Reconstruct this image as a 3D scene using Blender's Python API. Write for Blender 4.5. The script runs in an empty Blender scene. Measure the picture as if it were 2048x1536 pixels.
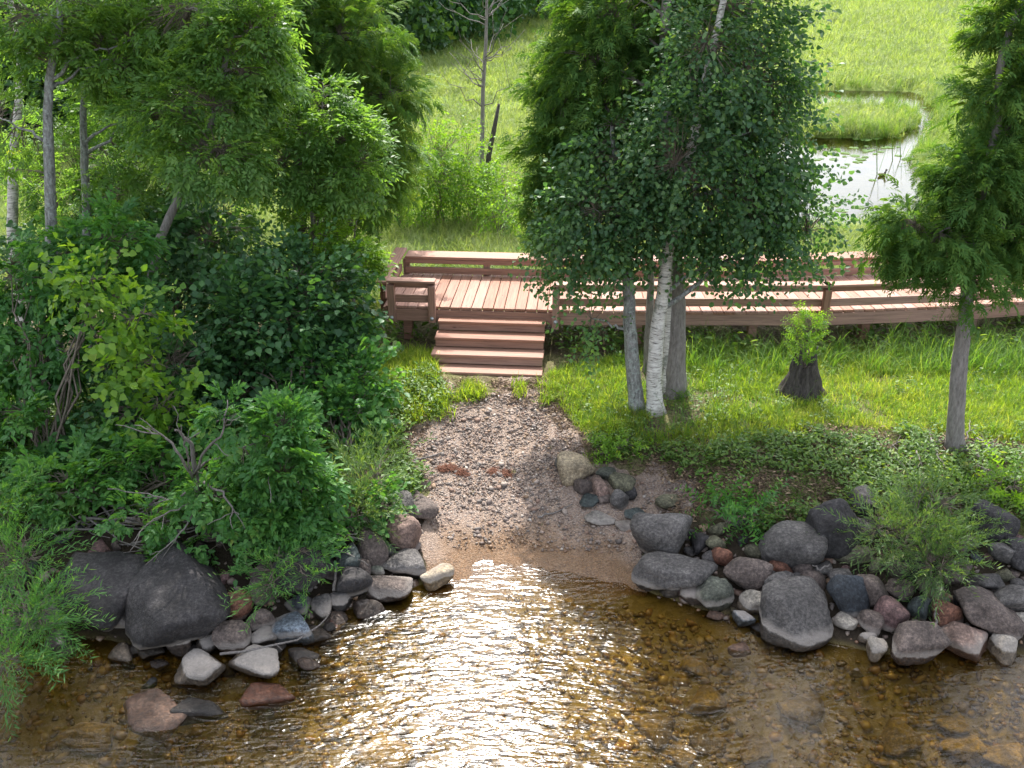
import bpy, bmesh, math, random
import numpy as np
from mathutils import Vector, noise as mnoise

rng = np.random.default_rng(7)
random.seed(7)
scene = bpy.context.scene
col = scene.collection

# ------------------------------------------------------------------ camera
PXW, PXH, F = 2048.0, 1536.0, 1950.0
CAMZ, PITCH = 5.72, math.radians(25.0)
cam_data = bpy.data.cameras.new('camera')
cam_data.sensor_width = 36.0
cam_data.lens = 36.0 * F / PXW
cam_data.clip_start = 0.1
cam_data.clip_end = 2000.0
cam = bpy.data.objects.new('camera', cam_data)
cam.location = (0, 0, CAMZ)
cam.rotation_euler = (math.radians(90) - PITCH, 0, 0)
col.objects.link(cam)
scene.camera = cam

# ------------------------------------------------------------------ sky, sun, exposure
SUN_EL, SUN_AZ = math.radians(53.0), math.radians(-3.0)      # ahead of the camera, a little to the left
world = bpy.data.worlds.new('World')
scene.world = world
world.use_nodes = True
wn = world.node_tree.nodes
wl = world.node_tree.links
bg = wn['Background']
sky = wn.new('ShaderNodeTexSky')
sky.sky_type = 'NISHITA'
sky.sun_disc = False
sky.sun_elevation = SUN_EL
sky.sun_rotation = SUN_AZ
sky.air_density = 1.0
sky.dust_density = 3.0
sky.ozone_density = 1.0
hz = wn.new('ShaderNodeHueSaturation')          # thin white haze takes the blue out of the sky
hz.inputs['Saturation'].default_value = 0.42
wl.new(sky.outputs[0], hz.inputs['Color'])
wl.new(hz.outputs[0], bg.inputs[0])
bg.inputs[1].default_value = 0.15
sd = bpy.data.lights.new('sun', 'SUN')
sd.energy = 2.3
sd.angle = math.radians(0.53)
sd.color = (1.0, 0.955, 0.89)
sun = bpy.data.objects.new('sun', sd)
sdir = Vector((math.sin(SUN_AZ) * math.cos(SUN_EL), math.cos(SUN_AZ) * math.cos(SUN_EL), math.sin(SUN_EL)))
sun.rotation_euler = sdir.to_track_quat('Z', 'Y').to_euler()
sun.location = (0, 20, 30)
col.objects.link(sun)
vs = scene.view_settings
vs.view_transform = 'Standard'
vs.look = 'None'
vs.exposure = 1.92
vs.gamma = 1.0
cy = scene.cycles
cy.max_bounces = 6
cy.diffuse_bounces = 3
cy.glossy_bounces = 3
cy.transmission_bounces = 4
cy.transparent_max_bounces = 8
cy.caustics_reflective = False
cy.caustics_refractive = False
cy.use_denoising = True
cy.sample_clamp_indirect = 6.0

# ------------------------------------------------------------------ pixel <-> world helpers
CP, SP = math.cos(PITCH), math.sin(PITCH)
def ray(px, py):
    u = (np.asarray(px, float) - PXW / 2) / F
    v = (PXH / 2 - np.asarray(py, float)) / F
    return u, CP + v * SP, -SP + v * CP
def at_z(px, py, z):
    dx, dy, dz = ray(px, py)
    t = (z - CAMZ) / dz
    return np.array([dx * t, dy * t, z + 0 * t])
def at_y(px, py, y):
    dx, dy, dz = ray(px, py)
    t = y / dy
    return np.array([dx * t, y + 0 * t, CAMZ + dz * t])
def project(x, y, z):
    zr = z - CAMZ
    depth = y * CP - zr * SP
    up = y * SP + zr * CP
    depth = np.maximum(depth, 0.05)
    return PXW / 2 + F * x / depth, PXH / 2 - F * up / depth, depth
def inpoly(px, py, poly):
    px = np.asarray(px); py = np.asarray(py)
    res = np.zeros(px.shape, bool)
    n = len(poly)
    for i in range(n):
        x1, y1 = poly[i]; x2, y2 = poly[(i + 1) % n]
        if y1 == y2: continue
        c = ((y1 > py) != (y2 > py)) & (px < (x2 - x1) * (py - y1) / (y2 - y1) + x1)
        res ^= c
    return res
def polydist(x, y, poly):
    d = np.full(np.shape(x), 1e9)
    n = len(poly)
    for i in range(n):
        ax, ay = poly[i]; bx, by = poly[(i + 1) % n]
        ex, ey = bx - ax, by - ay
        t = np.clip(((x - ax) * ex + (y - ay) * ey) / (ex * ex + ey * ey + 1e-9), 0, 1)
        d = np.minimum(d, np.hypot(x - ax - t * ex, y - ay - t * ey))
    return d
def smooth(a, b, x):
    t = np.clip((x - a) / (b - a), 0, 1)
    return t * t * (3 - 2 * t)
_nd = np.random.default_rng(3)
_nk = [(_nd.normal(size=2), _nd.uniform(0, 6.28)) for _ in range(24)]
def wav(x, y, s):
    r = 0
    for k, p in _nk:
        r = r + np.sin((k[0] * x + k[1] * y) * s + p)
    return r / 5.0

# ------------------------------------------------------------------ terrain height from control points
WATER_Z, POND_Z, DECK_Z = 0.0, 0.30, 1.08
cps = [  # px, py, z read off the photograph
    (-250, 1330, 0), (120, 1275, 0), (300, 1290, 0), (480, 1300, 0), (610, 1265, 0), (750, 1205, 0), (850, 1165, 0), (930, 1130, 0),
    (1000, 1108, 0), (1100, 1125, 0), (1200, 1140, 0), (1280, 1170, 0), (1450, 1225, 0), (1600, 1270, 0), (1800, 1310, 0), (2048, 1310, 0), (2300, 1290, 0),
    (-300, 1536, -.45), (0, 1536, -.45), (400, 1500, -.38), (800, 1500, -.26), (1024, 1536, -.28), (1024, 1300, -.12), (1500, 1500, -.34), (1500, 1350, -.2), (2048, 1536, -.45), (2300, 1536, -.5),
    (700, 1330, -.22), (300, 1420, -.3), (1900, 1420, -.3),
    (1020, 1060, .05), (1020, 1000, .13), (1020, 900, .26), (980, 820, .40), (980, 760, .49), (900, 760, .5), (1080, 760, .5),
    (880, 1060, .06), (1200, 1080, .05), (850, 980, .2), (820, 880, .36), (1150, 1000, .15), (1130, 860, .36),
    (760, 960, .5), (650, 900, .6), (400, 900, .62), (100, 900, .6), (-300, 900, .6), (500, 1060, .42), (250, 1090, .4), (-100, 1100, .4), (680, 1080, .25), (-300, 1200, .25),
    (780, 790, .55), (600, 760, .6), (200, 700, .6), (-300, 700, .6), (-900, 900, .7), (-900, 1200, .5),
    (1200, 860, .52), (1300, 815, .6), (1350, 785, .6), (1600, 790, .6), (1912, 890, .6), (2100, 850, .62), (1400, 920, .52), (1330, 990, .2), (1270, 960, .26), (1390, 1010, .3),
    (1450, 990, .46), (1700, 960, .56), (2000, 970, .55), (2300, 950, .6), (1600, 1070, .36), (1800, 1090, .36), (2000, 1100, .36), (2300, 1100, .4), (1420, 1120, .14), (1700, 1170, .2), (1950, 1180, .2), (2900, 1000, .6), (2900, 1200, .5),
    (800, 660, .48), (1200, 680, .5), (1600, 680, .5), (2000, 680, .5), (2600, 680, .55), (2600, 800, .6),
]
cw = [tuple(at_z(a, b, c)) for a, b, c in cps]
cw += [(x, 4.2, -.75) for x in (-9, -5, -2, 2, 5, 9)] + [(x, 0, -1.2) for x in (-10, 0, 10)]
cw += [(x, 14.6, .45) for x in (-12, -6, -2, 2, 6, 10, 14)] + [(x, 18, .45) for x in (-16, -8, 0, 8, 16)]
cw = np.array(cw)
_d = np.hypot(cw[:, None, 0] - cw[None, :, 0], cw[:, None, 1] - cw[None, :, 1])
_w = np.linalg.solve(_d + np.eye(len(cw)) * 0.02, cw[:, 2] - .2)
POND = [tuple(at_z(a, b, POND_Z)[:2]) for a, b in [(1500, 470), (1850, 455), (1838, 330), (1852, 290), (1885, 265), (1866, 215), (1852, 203), (1842, 186), (1560, 180), (1560, 203), (1500, 280)]]
ISLE = [tuple(at_z(a, b, POND_Z)[:2]) for a, b in [(1450, 225), (1600, 219), (1815, 222), (1836, 250), (1790, 274), (1650, 276), (1450, 268)]]
def H(x, y):
    x = np.asarray(x, float); y = np.asarray(y, float)
    sh = np.broadcast(x, y).shape
    X = np.broadcast_to(x, sh).ravel(); Y = np.broadcast_to(y, sh).ravel()
    out = np.empty(X.shape)
    for i in range(0, len(X), 60000):
        a, b = X[i:i + 60000], Y[i:i + 60000]
        xc = np.clip(a, -14, 14); yc = np.clip(b, 0, 18)
        d = np.hypot(xc[:, None] - cw[None, :, 0], yc[:, None] - cw[None, :, 1])
        h = d @ _w + .2
        far = smooth(14.0, 16.5, b)
        mead = .46 + .03 * wav(a, b, .25) + np.maximum(b - 45, 0) * .004
        h = h * (1 - far) + mead * far
        near = smooth(15, 13, b)
        h = h + near * (.012 * wav(a, b, 3.0) + .006 * wav(a + 9, b, 9.0))
        m = (b > 15) & (b < 60) & (a > -4) & (a < 26)
        if m.any():
            pa, pb = a[m], b[m]
            ip = np.where(inpoly(pa, pb, POND), 1, -1) * polydist(pa, pb, POND)
            ii = np.where(inpoly(pa, pb, ISLE), 1, -1) * polydist(pa, pb, ISLE)
            s = np.minimum(ip, -ii) + .15 * wav(pa, pb, 1.6)
            h[m] = h[m] - .45 * smooth(-.35, .5, s)
        behind = smooth(3.5, 0.5, b)
        h = h - behind * .8
        out[i:i + 60000] = h
    return out.reshape(sh)
def ground(px, py, lift=0.0, floor=None):
    dx, dy, dz = [float(v) for v in ray(px, py)]
    t = np.linspace(4, 140, 4000)
    x, y, z = dx * t, dy * t, CAMZ + dz * t
    h = H(x, y) + lift
    if floor is not None: h = np.maximum(h, floor + lift)
    k = np.argmax(z < h)
    if k == 0: k = len(t) - 1
    a0, a1 = z[k - 1] - h[k - 1], z[k] - h[k]
    tt = t[k - 1] + (t[k] - t[k - 1]) * a0 / (a0 - a1 + 1e-9)
    return np.array([dx * tt, dy * tt, CAMZ + dz * tt])

# ------------------------------------------------------------------ object helpers
def props(o, label=None, cat=None, group=None, kind=None):
    if label: o['label'] = label
    if cat: o['category'] = cat
    if group: o['group'] = group
    if kind: o['kind'] = kind
    return o
def empty(name, loc=(0, 0, 0), rz=0.0, label=None, cat=None, group=None):
    o = bpy.data.objects.new(name, None)
    o.location = loc; o.rotation_euler = (0, 0, rz)
    o.empty_display_size = .1
    col.objects.link(o)
    return props(o, label, cat, group)
def link(name, me, parent=None, loc=None, world_parent=True):
    o = bpy.data.objects.new(name, me)
    col.objects.link(o)
    if loc is not None: o.location = loc
    if parent is not None: o.parent = parent
    return o
class MB:
    def __init__(s): s.v = []; s.q = []; s.t = []; s.n = 0; s.a = []
    def add(s, V, q=None, t=None, tint=None):
        V = np.asarray(V, float).reshape(-1, 3)
        if q is not None and len(q): s.q.append(np.asarray(q, int).reshape(-1, 4) + s.n)
        if t is not None and len(t): s.t.append(np.asarray(t, int).reshape(-1, 3) + s.n)
        s.v.append(V); s.n += len(V)
        s.a.append(np.full(len(V), .5) if tint is None else np.broadcast_to(tint, (len(V),)))
        return s
    def box(s, c, d, R=None):
        c = np.array(c, float); d = np.array(d, float) / 2
        V = np.array([[i, j, k] for i in (-1, 1) for j in (-1, 1) for k in (-1, 1)], float) * d
        if R is not None: V = V @ np.asarray(R).T
        return s.add(V + c, q=[[0, 1, 3, 2], [4, 6, 7, 5], [0, 4, 5, 1], [2, 3, 7, 6], [0, 2, 6, 4], [1, 5, 7, 3]])
    def tube(s, P, r, sides=8, cap=True, wob=0.0, tint=None):
        P = np.asarray(P, float); r = np.broadcast_to(np.asarray(r, float), (len(P),))
        T = np.gradient(P, axis=0); T /= np.linalg.norm(T, axis=1)[:, None] + 1e-9
        up = np.array([0.31, .2, 1.0]) if abs(T[:, 2]).mean() < .8 else np.array([1.0, .1, 0])
        A = np.cross(T, up); A /= np.linalg.norm(A, axis=1)[:, None] + 1e-9
        B = np.cross(T, A)
        ang = np.arange(sides) * 2 * math.pi / sides
        rr = r[:, None] * np.ones(sides)[None]
        if wob:
            zz = np.arange(len(P))[:, None]
            rr = rr * (1 + wob * (np.sin(3 * ang[None] + zz * .35 + 1) * .5 + np.sin(5 * ang[None] - zz * .5) * .35 + np.sin(2 * ang[None] + zz * .9) * .3))
        V = P[:, None] + rr[..., None] * (np.cos(ang)[None, :, None] * A[:, None] + np.sin(ang)[None, :, None] * B[:, None])
        n = len(P)
        i = np.arange(n - 1)[:, None] * sides; j = np.arange(sides)[None]; j2 = (j + 1) % sides
        q = np.stack([i + j, i + j2, i + sides + j2, i + sides + j], -1).reshape(-1, 4)
        V = V.reshape(-1, 3); t = None
        if cap:
            V = np.vstack([V, P[-1], P[0]]); k = n * sides
            t = [[k - sides + a, k - sides + (a + 1) % sides, k] for a in range(sides)] + [[(a + 1) % sides, a, k + 1] for a in range(sides)]
        return s.add(V, q, t, tint)
    def mesh(s, name, mat=None, smooth_=False, tint=False):
        me = bpy.data.meshes.new(name)
        V = np.vstack(s.v).astype(np.float32)
        Q = np.vstack(s.q) if s.q else np.zeros((0, 4), int)
        T = np.vstack(s.t) if s.t else np.zeros((0, 3), int)
        me.vertices.add(len(V)); me.vertices.foreach_set('co', V.ravel())
        nl = len(Q) * 4 + len(T) * 3
        me.loops.add(nl)
        me.loops.foreach_set('vertex_index', np.concatenate([Q.ravel(), T.ravel()]).astype(np.int32))
        me.polygons.add(len(Q) + len(T))
        st = np.concatenate([np.arange(len(Q)) * 4, len(Q) * 4 + np.arange(len(T)) * 3]).astype(np.int32)
        me.polygons.foreach_set('loop_start', st)
        if smooth_: me.polygons.foreach_set('use_smooth', np.ones(len(Q) + len(T), bool))
        if tint:
            at = me.attributes.new('tint', 'FLOAT', 'POINT')
            at.data.foreach_set('value', np.concatenate(s.a).astype(np.float32))
        me.update(calc_edges=True)
        if mat: me.materials.append(mat)
        return me
    def build(s, name, mat=None, parent=None, smooth_=False, tint=False, loc=None):
        return link(name, s.mesh(name, mat, smooth_, tint), parent, loc)
def rotz(a):
    c, s = math.cos(a), math.sin(a)
    return np.array([[c, -s, 0], [s, c, 0], [0, 0, 1.0]])

# ------------------------------------------------------------------ materials
def new_mat(name):
    m = bpy.data.materials.new(name); m.use_nodes = True
    nt = m.node_tree
    b = nt.nodes['Principled BSDF']
    return m, nt, nt.nodes, nt.links, b
def N(nt, t, **kw):
    n = nt.nodes.new(t)
    for k, v in kw.items():
        if k.startswith('i_'): n.inputs[k[2:].replace('_', ' ')].default_value = v
        else: setattr(n, k, v)
    return n
def ramp(nt, stops, interp='LINEAR'):
    r = nt.nodes.new('ShaderNodeValToRGB'); cr = r.color_ramp; cr.interpolation = interp
    while len(cr.elements) > 1: cr.elements.remove(cr.elements[-1])
    cr.elements[0].position = stops[0][0]; cr.elements[0].color = (*stops[0][1], 1)
    for p, c in stops[1:]:
        e = cr.elements.new(p); e.color = (*c, 1)
    return r
def mathn(nt, op, a, b=None, clamp=False):
    n = nt.nodes.new('ShaderNodeMath'); n.operation = op; n.use_clamp = clamp
    for i, v in ((0, a), (1, b)):
        if v is None: continue
        if isinstance(v, (int, float)): n.inputs[i].default_value = v
        else: nt.links.new(v, n.inputs[i])
    return n.outputs[0]
def mixc(nt, fac, a, b, blend='MIX'):
    n = nt.nodes.new('ShaderNodeMix'); n.data_type = 'RGBA'; n.blend_type = blend
    for i, v in ((0, fac), (6, a), (7, b)):
        if isinstance(v, (int, float)): n.inputs[i].default_value = v
        elif isinstance(v, tuple): n.inputs[i].default_value = (*v, 1)
        else: nt.links.new(v, n.inputs[i])
    return n.outputs[2]
def bump(nt, h, strength=.5, dist=.02, normal=None):
    n = nt.nodes.new('ShaderNodeBump'); n.inputs['Strength'].default_value = strength; n.inputs['Distance'].default_value = dist
    nt.links.new(h, n.inputs['Height'])
    if normal is not None: nt.links.new(normal, n.inputs['Normal'])
    return n.outputs[0]
def pos(nt): return N(nt, 'ShaderNodeNewGeometry').outputs['Position']
def noise_t(nt, vec, scale, detail=3, rough=.55, dist=0):
    n = N(nt, 'ShaderNodeTexNoise'); n.inputs['Scale'].default_value = scale; n.inputs['Detail'].default_value = detail
    n.inputs['Roughness'].default_value = rough; n.inputs['Distortion'].default_value = dist
    nt.links.new(vec, n.inputs['Vector']); return n.outputs['Fac']
def vmul(nt, vec, s):
    n = N(nt, 'ShaderNodeVectorMath', operation='MULTIPLY'); nt.links.new(vec, n.inputs[0]); n.inputs[1].default_value = s
    return n.outputs[0]
def sepz(nt, vec, k='Z'):
    n = N(nt, 'ShaderNodeSeparateXYZ'); nt.links.new(vec, n.inputs[0]); return n.outputs[k]

def leaf_mat(name, dark, mid, light, trans=.45, tcol=None, rough=.45, spec=.35):
    m, nt, ns, ln, b = new_mat(name)
    at = N(nt, 'ShaderNodeAttribute', attribute_name='tint')
    oi = N(nt, 'ShaderNodeObjectInfo')
    nz = noise_t(nt, pos(nt), 1.3, 2)
    f = mathn(nt, 'ADD', mathn(nt, 'MULTIPLY', at.outputs['Fac'], .62), mathn(nt, 'MULTIPLY', oi.outputs['Random'], .12))
    f = mathn(nt, 'ADD', f, mathn(nt, 'MULTIPLY', nz, .3))
    r = ramp(nt, [(0.05, dark), (.45, mid), (.82, light), (.97, (light[0] * 1.9, light[1] * 1.05, light[2]))]); ln.new(f, r.inputs[0])
    ln.new(r.outputs[0], b.inputs['Base Color'])
    b.inputs['Roughness'].default_value = rough
    b.inputs['Specular IOR Level'].default_value = spec
    tr = N(nt, 'ShaderNodeBsdfTranslucent')
    ln.new(mixc(nt, 1.0, r.outputs[0], tcol or (1.9, 1.7, .5), 'MULTIPLY'), tr.inputs[0])
    mx = N(nt, 'ShaderNodeMixShader'); mx.inputs[0].default_value = trans
    ln.new(b.outputs[0], mx.inputs[1]); ln.new(tr.outputs[0], mx.inputs[2])
    ln.new(mx.outputs[0], ns['Material Output'].inputs[0])
    return m
M = {}
M['birch_leaf'] = leaf_mat('birch_leaf', (.028, .075, .036), (.058, .135, .056), (.12, .21, .075), .42, (1.9, 1.9, .7))
M['cedar_leaf'] = leaf_mat('cedar_leaf', (.034, .085, .022), (.065, .15, .032), (.14, .23, .05), .42, (2.0, 1.8, .6), .65, .2)
M['ash_leaf'] = leaf_mat('ash_leaf', (.05, .125, .03), (.1, .21, .05), (.18, .3, .08), .5, (2.1, 1.9, .7))
M['boxelder_leaf'] = leaf_mat('boxelder_leaf', (.038, .12, .035), (.07, .2, .05), (.13, .28, .07), .45)
M['alder_leaf'] = leaf_mat('alder_leaf', (.026, .075, .032), (.046, .125, .045), (.085, .19, .06), .36)
M['willow_leaf'] = leaf_mat('willow_leaf', (.045, .1, .03), (.08, .16, .05), (.15, .23, .08), .4)
M['young_leaf'] = leaf_mat('young_leaf', (.06, .15, .02), (.12, .25, .03), (.2, .34, .05), .5)
M['far_leaf'] = leaf_mat('far_leaf', (.02, .06, .024), (.045, .11, .035), (.1, .2, .055), .4)
def grass_mat(name, a, b_, c, trans=.5, tc=(1.85, 1.7, .6)):
    m, nt, ns, ln, b = new_mat(name)
    oi = N(nt, 'ShaderNodeObjectInfo'); at = N(nt, 'ShaderNodeAttribute', attribute_name='tint')
    p = pos(nt)
    nz = noise_t(nt, p, .35, 4, .6)
    n2 = noise_t(nt, p, 2.2, 2)
    f = mathn(nt, 'ADD', mathn(nt, 'MULTIPLY', at.outputs['Fac'], .4), mathn(nt, 'MULTIPLY', nz, .42))
    f = mathn(nt, 'ADD', f, mathn(nt, 'MULTIPLY', n2, .25))
    r = ramp(nt, [(.22, a), (.55, b_), (.85, c)]); ln.new(f, r.inputs[0])
    ln.new(r.outputs[0], b.inputs['Base Color'])
    b.inputs['Roughness'].default_value = .55; b.inputs['Specular IOR Level'].default_value = .25
    tr = N(nt, 'ShaderNodeBsdfTranslucent'); ln.new(mixc(nt, 1.0, r.outputs[0], tc, 'MULTIPLY'), tr.inputs[0])
    mx = N(nt, 'ShaderNodeMixShader'); mx.inputs[0].default_value = trans
    ln.new(b.outputs[0], mx.inputs[1]); ln.new(tr.outputs[0], mx.inputs[2]); ln.new(mx.outputs[0], ns['Material Output'].inputs[0])
    return m
M['lawn'] = grass_mat('lawn_grass', (.085, .18, .02), (.2, .3, .03), (.4, .38, .13))
M['tall'] = grass_mat('tall_grass', (.05, .13, .025), (.1, .2, .035), (.22, .26, .09))
M['meadow'] = grass_mat('meadow_grass', (.1, .17, .05), (.195, .265, .08), (.31, .335, .145), .47, (1.6, 1.55, .7))
M['weed'] = leaf_mat('weed_leaf', (.04, .09, .022), (.085, .17, .035), (.17, .26, .065), .42)

def bark_mat(name, kind):
    m, nt, ns, ln, b = new_mat(name)
    p = pos(nt)
    b.inputs['Roughness'].default_value = .85; b.inputs['Specular IOR Level'].default_value = .15
    if kind == 'birch':
        n1 = noise_t(nt, vmul(nt, p, (5, 5, 24)), 2.0, 5, .7, .6)
        n2 = noise_t(nt, p, 7, 3)
        n3 = noise_t(nt, vmul(nt, p, (1, 1, .6)), 5, 4, .7)
        r = ramp(nt, [(.36, (.06, .055, .05)), (.45, (.42, .4, .37)), (.6, (.66, .64, .6))]); ln.new(n1, r.inputs[0])
        r2 = ramp(nt, [(.57, (0, 0, 0)), (.63, (1, 1, 1))]); ln.new(n3, r2.inputs[0])
        c = mixc(nt, mathn(nt, 'MULTIPLY', r2.outputs[0], .75), r.outputs[0], (.16, .18, .15))
        ln.new(mixc(nt, mathn(nt, 'MULTIPLY', n2, .25), c, (.5, .45, .4)), b.inputs['Base Color'])
        ln.new(bump(nt, n1, .35, .01), b.inputs['Normal'])
    elif kind == 'lichen':
        n1 = noise_t(nt, vmul(nt, p, (9, 9, 2.5)), 4, 5, .65)
        n2 = noise_t(nt, p, 26, 4, .7)
        r = ramp(nt, [(.3, (.07, .07, .065)), (.5, (.2, .2, .19)), (.7, (.34, .34, .33))]); ln.new(n1, r.inputs[0])
        r2 = ramp(nt, [(.5, (0, 0, 0)), (.6, (1, 1, 1))]); ln.new(n2, r2.inputs[0])
        ln.new(mixc(nt, mathn(nt, 'MULTIPLY', r2.outputs[0], .55), r.outputs[0], (.36, .42, .38)), b.inputs['Base Color'])
        ln.new(bump(nt, n1, .7, .02), b.inputs['Normal'])
    else:
        n1 = noise_t(nt, vmul(nt, p, (15, 15, 3.2)), 3.0, 6, .75, .3)
        n2 = noise_t(nt, p, 5, 3)
        lo, hi = {'cedar': ((.09, .08, .072), (.34, .31, .29)), 'dark': ((.02, .018, .016), (.09, .08, .07)), 'dead': ((.07, .062, .057), (.27, .245, .23)), 'twig': ((.08, .07, .055), (.24, .2, .16)), 'rotten': ((.02, .017, .015), (.12, .105, .095))}[kind]
        r = ramp(nt, [(.3, lo), (.7, hi)]); ln.new(n1, r.inputs[0])
        ln.new(mixc(nt, mathn(nt, 'MULTIPLY', n2, .3), r.outputs[0], tuple(.6 * v for v in hi)), b.inputs['Base Color'])
        ln.new(bump(nt, n1, .8, .02), b.inputs['Normal'])
    return m
for k in ('birch', 'lichen', 'cedar', 'dark', 'dead', 'twig', 'rotten'): M[k + '_bark'] = bark_mat(k + '_bark', k)

def wood_mat(name, base):
    m, nt, ns, ln, b = new_mat(name)
    tc = N(nt, 'ShaderNodeTexCoord'); oi = N(nt, 'ShaderNodeObjectInfo')
    ad = N(nt, 'ShaderNodeVectorMath', operation='ADD'); ln.new(tc.outputs['Object'], ad.inputs[0])
    cb = N(nt, 'ShaderNodeCombineXYZ')
    for i in range(3): ln.new(mathn(nt, 'MULTIPLY', oi.outputs['Random'], 37.0 * (i + 1)), cb.inputs[i])
    ln.new(cb.outputs[0], ad.inputs[1]); v = ad.outputs[0]
    g = noise_t(nt, vmul(nt, v, (1.2, 26, 26)), 2.0, 5, .65, .4)
    st = noise_t(nt, vmul(nt, v, (1.0, 2.5, 2.5)), 2.0, 4, .6)
    kn = N(nt, 'ShaderNodeTexVoronoi'); kn.inputs['Scale'].default_value = 2.4; ln.new(vmul(nt, v, (.7, 2.2, 2.2)), kn.inputs['Vector'])
    kr = ramp(nt, [(.035, (1, 1, 1)), (.07, (0, 0, 0))]); ln.new(kn.outputs['Distance'], kr.inputs[0])
    lo = tuple(.5 * c for c in base); hi = tuple(min(1.15 * c, 1) for c in base)
    r = ramp(nt, [(.3, lo), (.6, hi)]); ln.new(g, r.inputs[0])
    c = mixc(nt, mathn(nt, 'MULTIPLY', st, .5), r.outputs[0], (base[0] * .72, base[1] * .78, base[2] * .85))
    c = mixc(nt, mathn(nt, 'MULTIPLY', kr.outputs[0], .8), c, (.05, .028, .02))
    hv = N(nt, 'ShaderNodeHueSaturation'); ln.new(c, hv.inputs['Color']); ln.new(mathn(nt, 'ADD', mathn(nt, 'MULTIPLY', oi.outputs['Random'], .34), .83), hv.inputs['Value'])
    ln.new(mathn(nt, 'ADD', mathn(nt, 'MULTIPLY', oi.outputs['Random'], -.25), 1.08), hv.inputs['Saturation'])
    ln.new(hv.outputs[0], b.inputs['Base Color'])
    b.inputs['Roughness'].default_value = .7; b.inputs['Specular IOR Level'].default_value = .25
    ln.new(bump(nt, g, .35, .006), b.inputs['Normal'])
    return m
M['wood'] = wood_mat('stained_wood', (.35, .185, .13))
M['wood_dark'] = wood_mat('stained_wood_rail', (.33, .185, .135))
m, nt, ns, ln, b = new_mat('galvanised_steel'); b.inputs['Base Color'].default_value = (.5, .53, .57, 1); b.inputs['Metallic'].default_value = .7; b.inputs['Roughness'].default_value = .5
ln.new(bump(nt, noise_t(nt, pos(nt), 90, 2), .2, .003), b.inputs['Normal']); M['steel'] = m

def rock_mat(name, base, speck=.3, var=.5):
    m, nt, ns, ln, b = new_mat(name)
    tc = N(nt, 'ShaderNodeTexCoord'); p = pos(nt)
    oi = N(nt, 'ShaderNodeObjectInfo')
    big = noise_t(nt, p, 3.2, 5, .6)
    fine = noise_t(nt, p, 34, 5, .75)
    r = ramp(nt, [(.3, tuple(c * (1 - var * .75) for c in base)), (.52, base), (.75, tuple(min(1, c * (1 + var * 1.2)) for c in base))]); ln.new(big, r.inputs[0])
    r2 = ramp(nt, [(.36, (.25, .25, .25)), (.5, (1, 1, 1)), (.64, (2.3, 2.3, 2.2))]); ln.new(fine, r2.inputs[0])
    c = mixc(nt, speck, r.outputs[0], mixc(nt, 1.0, r.outputs[0], r2.outputs[0], 'MULTIPLY'))
    # lichen and bird-lime flecks
    lf = ramp(nt, [(.66, (0, 0, 0)), (.72, (1, 1, 1))]); ln.new(noise_t(nt, p, 17, 4, .75), lf.inputs[0])
    c = mixc(nt, mathn(nt, 'MULTIPLY', lf.outputs[0], .35), c, (.2, .2, .185))
    z = sepz(nt, p)
    wob = mathn(nt, 'MULTIPLY', mathn(nt, 'SUBTRACT', noise_t(nt, p, 5, 4, .6), .5), .12)
    zz = mathn(nt, 'ADD', z, wob)
    band = ramp(nt, [(.0, (0, 0, 0)), (.085, (0, 0, 0)), (.1, (1, 1, 1)), (.135, (.7, .7, .7)), (.17, (0, 0, 0))]); ln.new(zz, band.inputs[0])
    c = mixc(nt, mathn(nt, 'MULTIPLY', band.outputs[0], .8), c, (.31, .275, .245))
    wet = ramp(nt, [(.08, (1, 1, 1)), (.095, (0, 0, 0))]); ln.new(zz, wet.inputs[0])
    c = mixc(nt, wet.outputs[0], c, mixc(nt, 1.0, c, (.42, .36, .3), 'MULTIPLY'))
    ln.new(c, b.inputs['Base Color'])
    ro = mathn(nt, 'SUBTRACT', .8, mathn(nt, 'MULTIPLY', wet.outputs[0], .5)); ln.new(ro, b.inputs['Roughness'])
    b.inputs['Specular IOR Level'].default_value = .35
    cv = N(nt, 'ShaderNodeTexVoronoi', feature='DISTANCE_TO_EDGE'); cv.inputs['Scale'].default_value = 3.2
    wp = N(nt, 'ShaderNodeVectorMath', operation='ADD'); ln.new(p, wp.inputs[0]); nv_ = N(nt, 'ShaderNodeTexNoise'); nv_.inputs['Scale'].default_value = 4; ln.new(p, nv_.inputs['Vector']); ln.new(vmul(nt, nv_.outputs['Color'], (.5, .5, .5)), wp.inputs[1]); ln.new(wp.outputs[0], cv.inputs['Vector'])
    cr_ = ramp(nt, [(.0, (0, 0, 0)), (.02, (1, 1, 1))]); ln.new(cv.outputs['Distance'], cr_.inputs[0])
    hb = mathn(nt, 'ADD', mathn(nt, 'ADD', mathn(nt, 'MULTIPLY', noise_t(nt, p, 14, 6, .7), 1.0), mathn(nt, 'MULTIPLY', cr_.outputs[0], .08)), mathn(nt, 'MULTIPLY', fine, .35))
    ln.new(bump(nt, hb, 1.0, .03), b.inputs['Normal'])
    return m
ROCK = {'charcoal': (.035, .032, .033), 'navy': (.036, .041, .049), 'grey': (.085, .078, .075), 'bluegrey': (.095, .115, .14), 'brown': (.09, .07, .062), 'redbrown': (.15, .068, .045), 'maroon': (.11, .066, .064),
        'tan': (.23, .185, .125), 'pale': (.165, .15, .137), 'pink': (.17, .115, .095), 'olive': (.1, .095, .062), 'teal': (.05, .061, .06), 'green': (.085, .09, .072), 'bed': (.46, .39, .17), 'cream': (.3, .27, .23)}
for k, c in ROCK.items(): M['r_' + k] = rock_mat('rock_' + k, c, .85 if k == 'bluegrey' else .6, .7)

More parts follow.
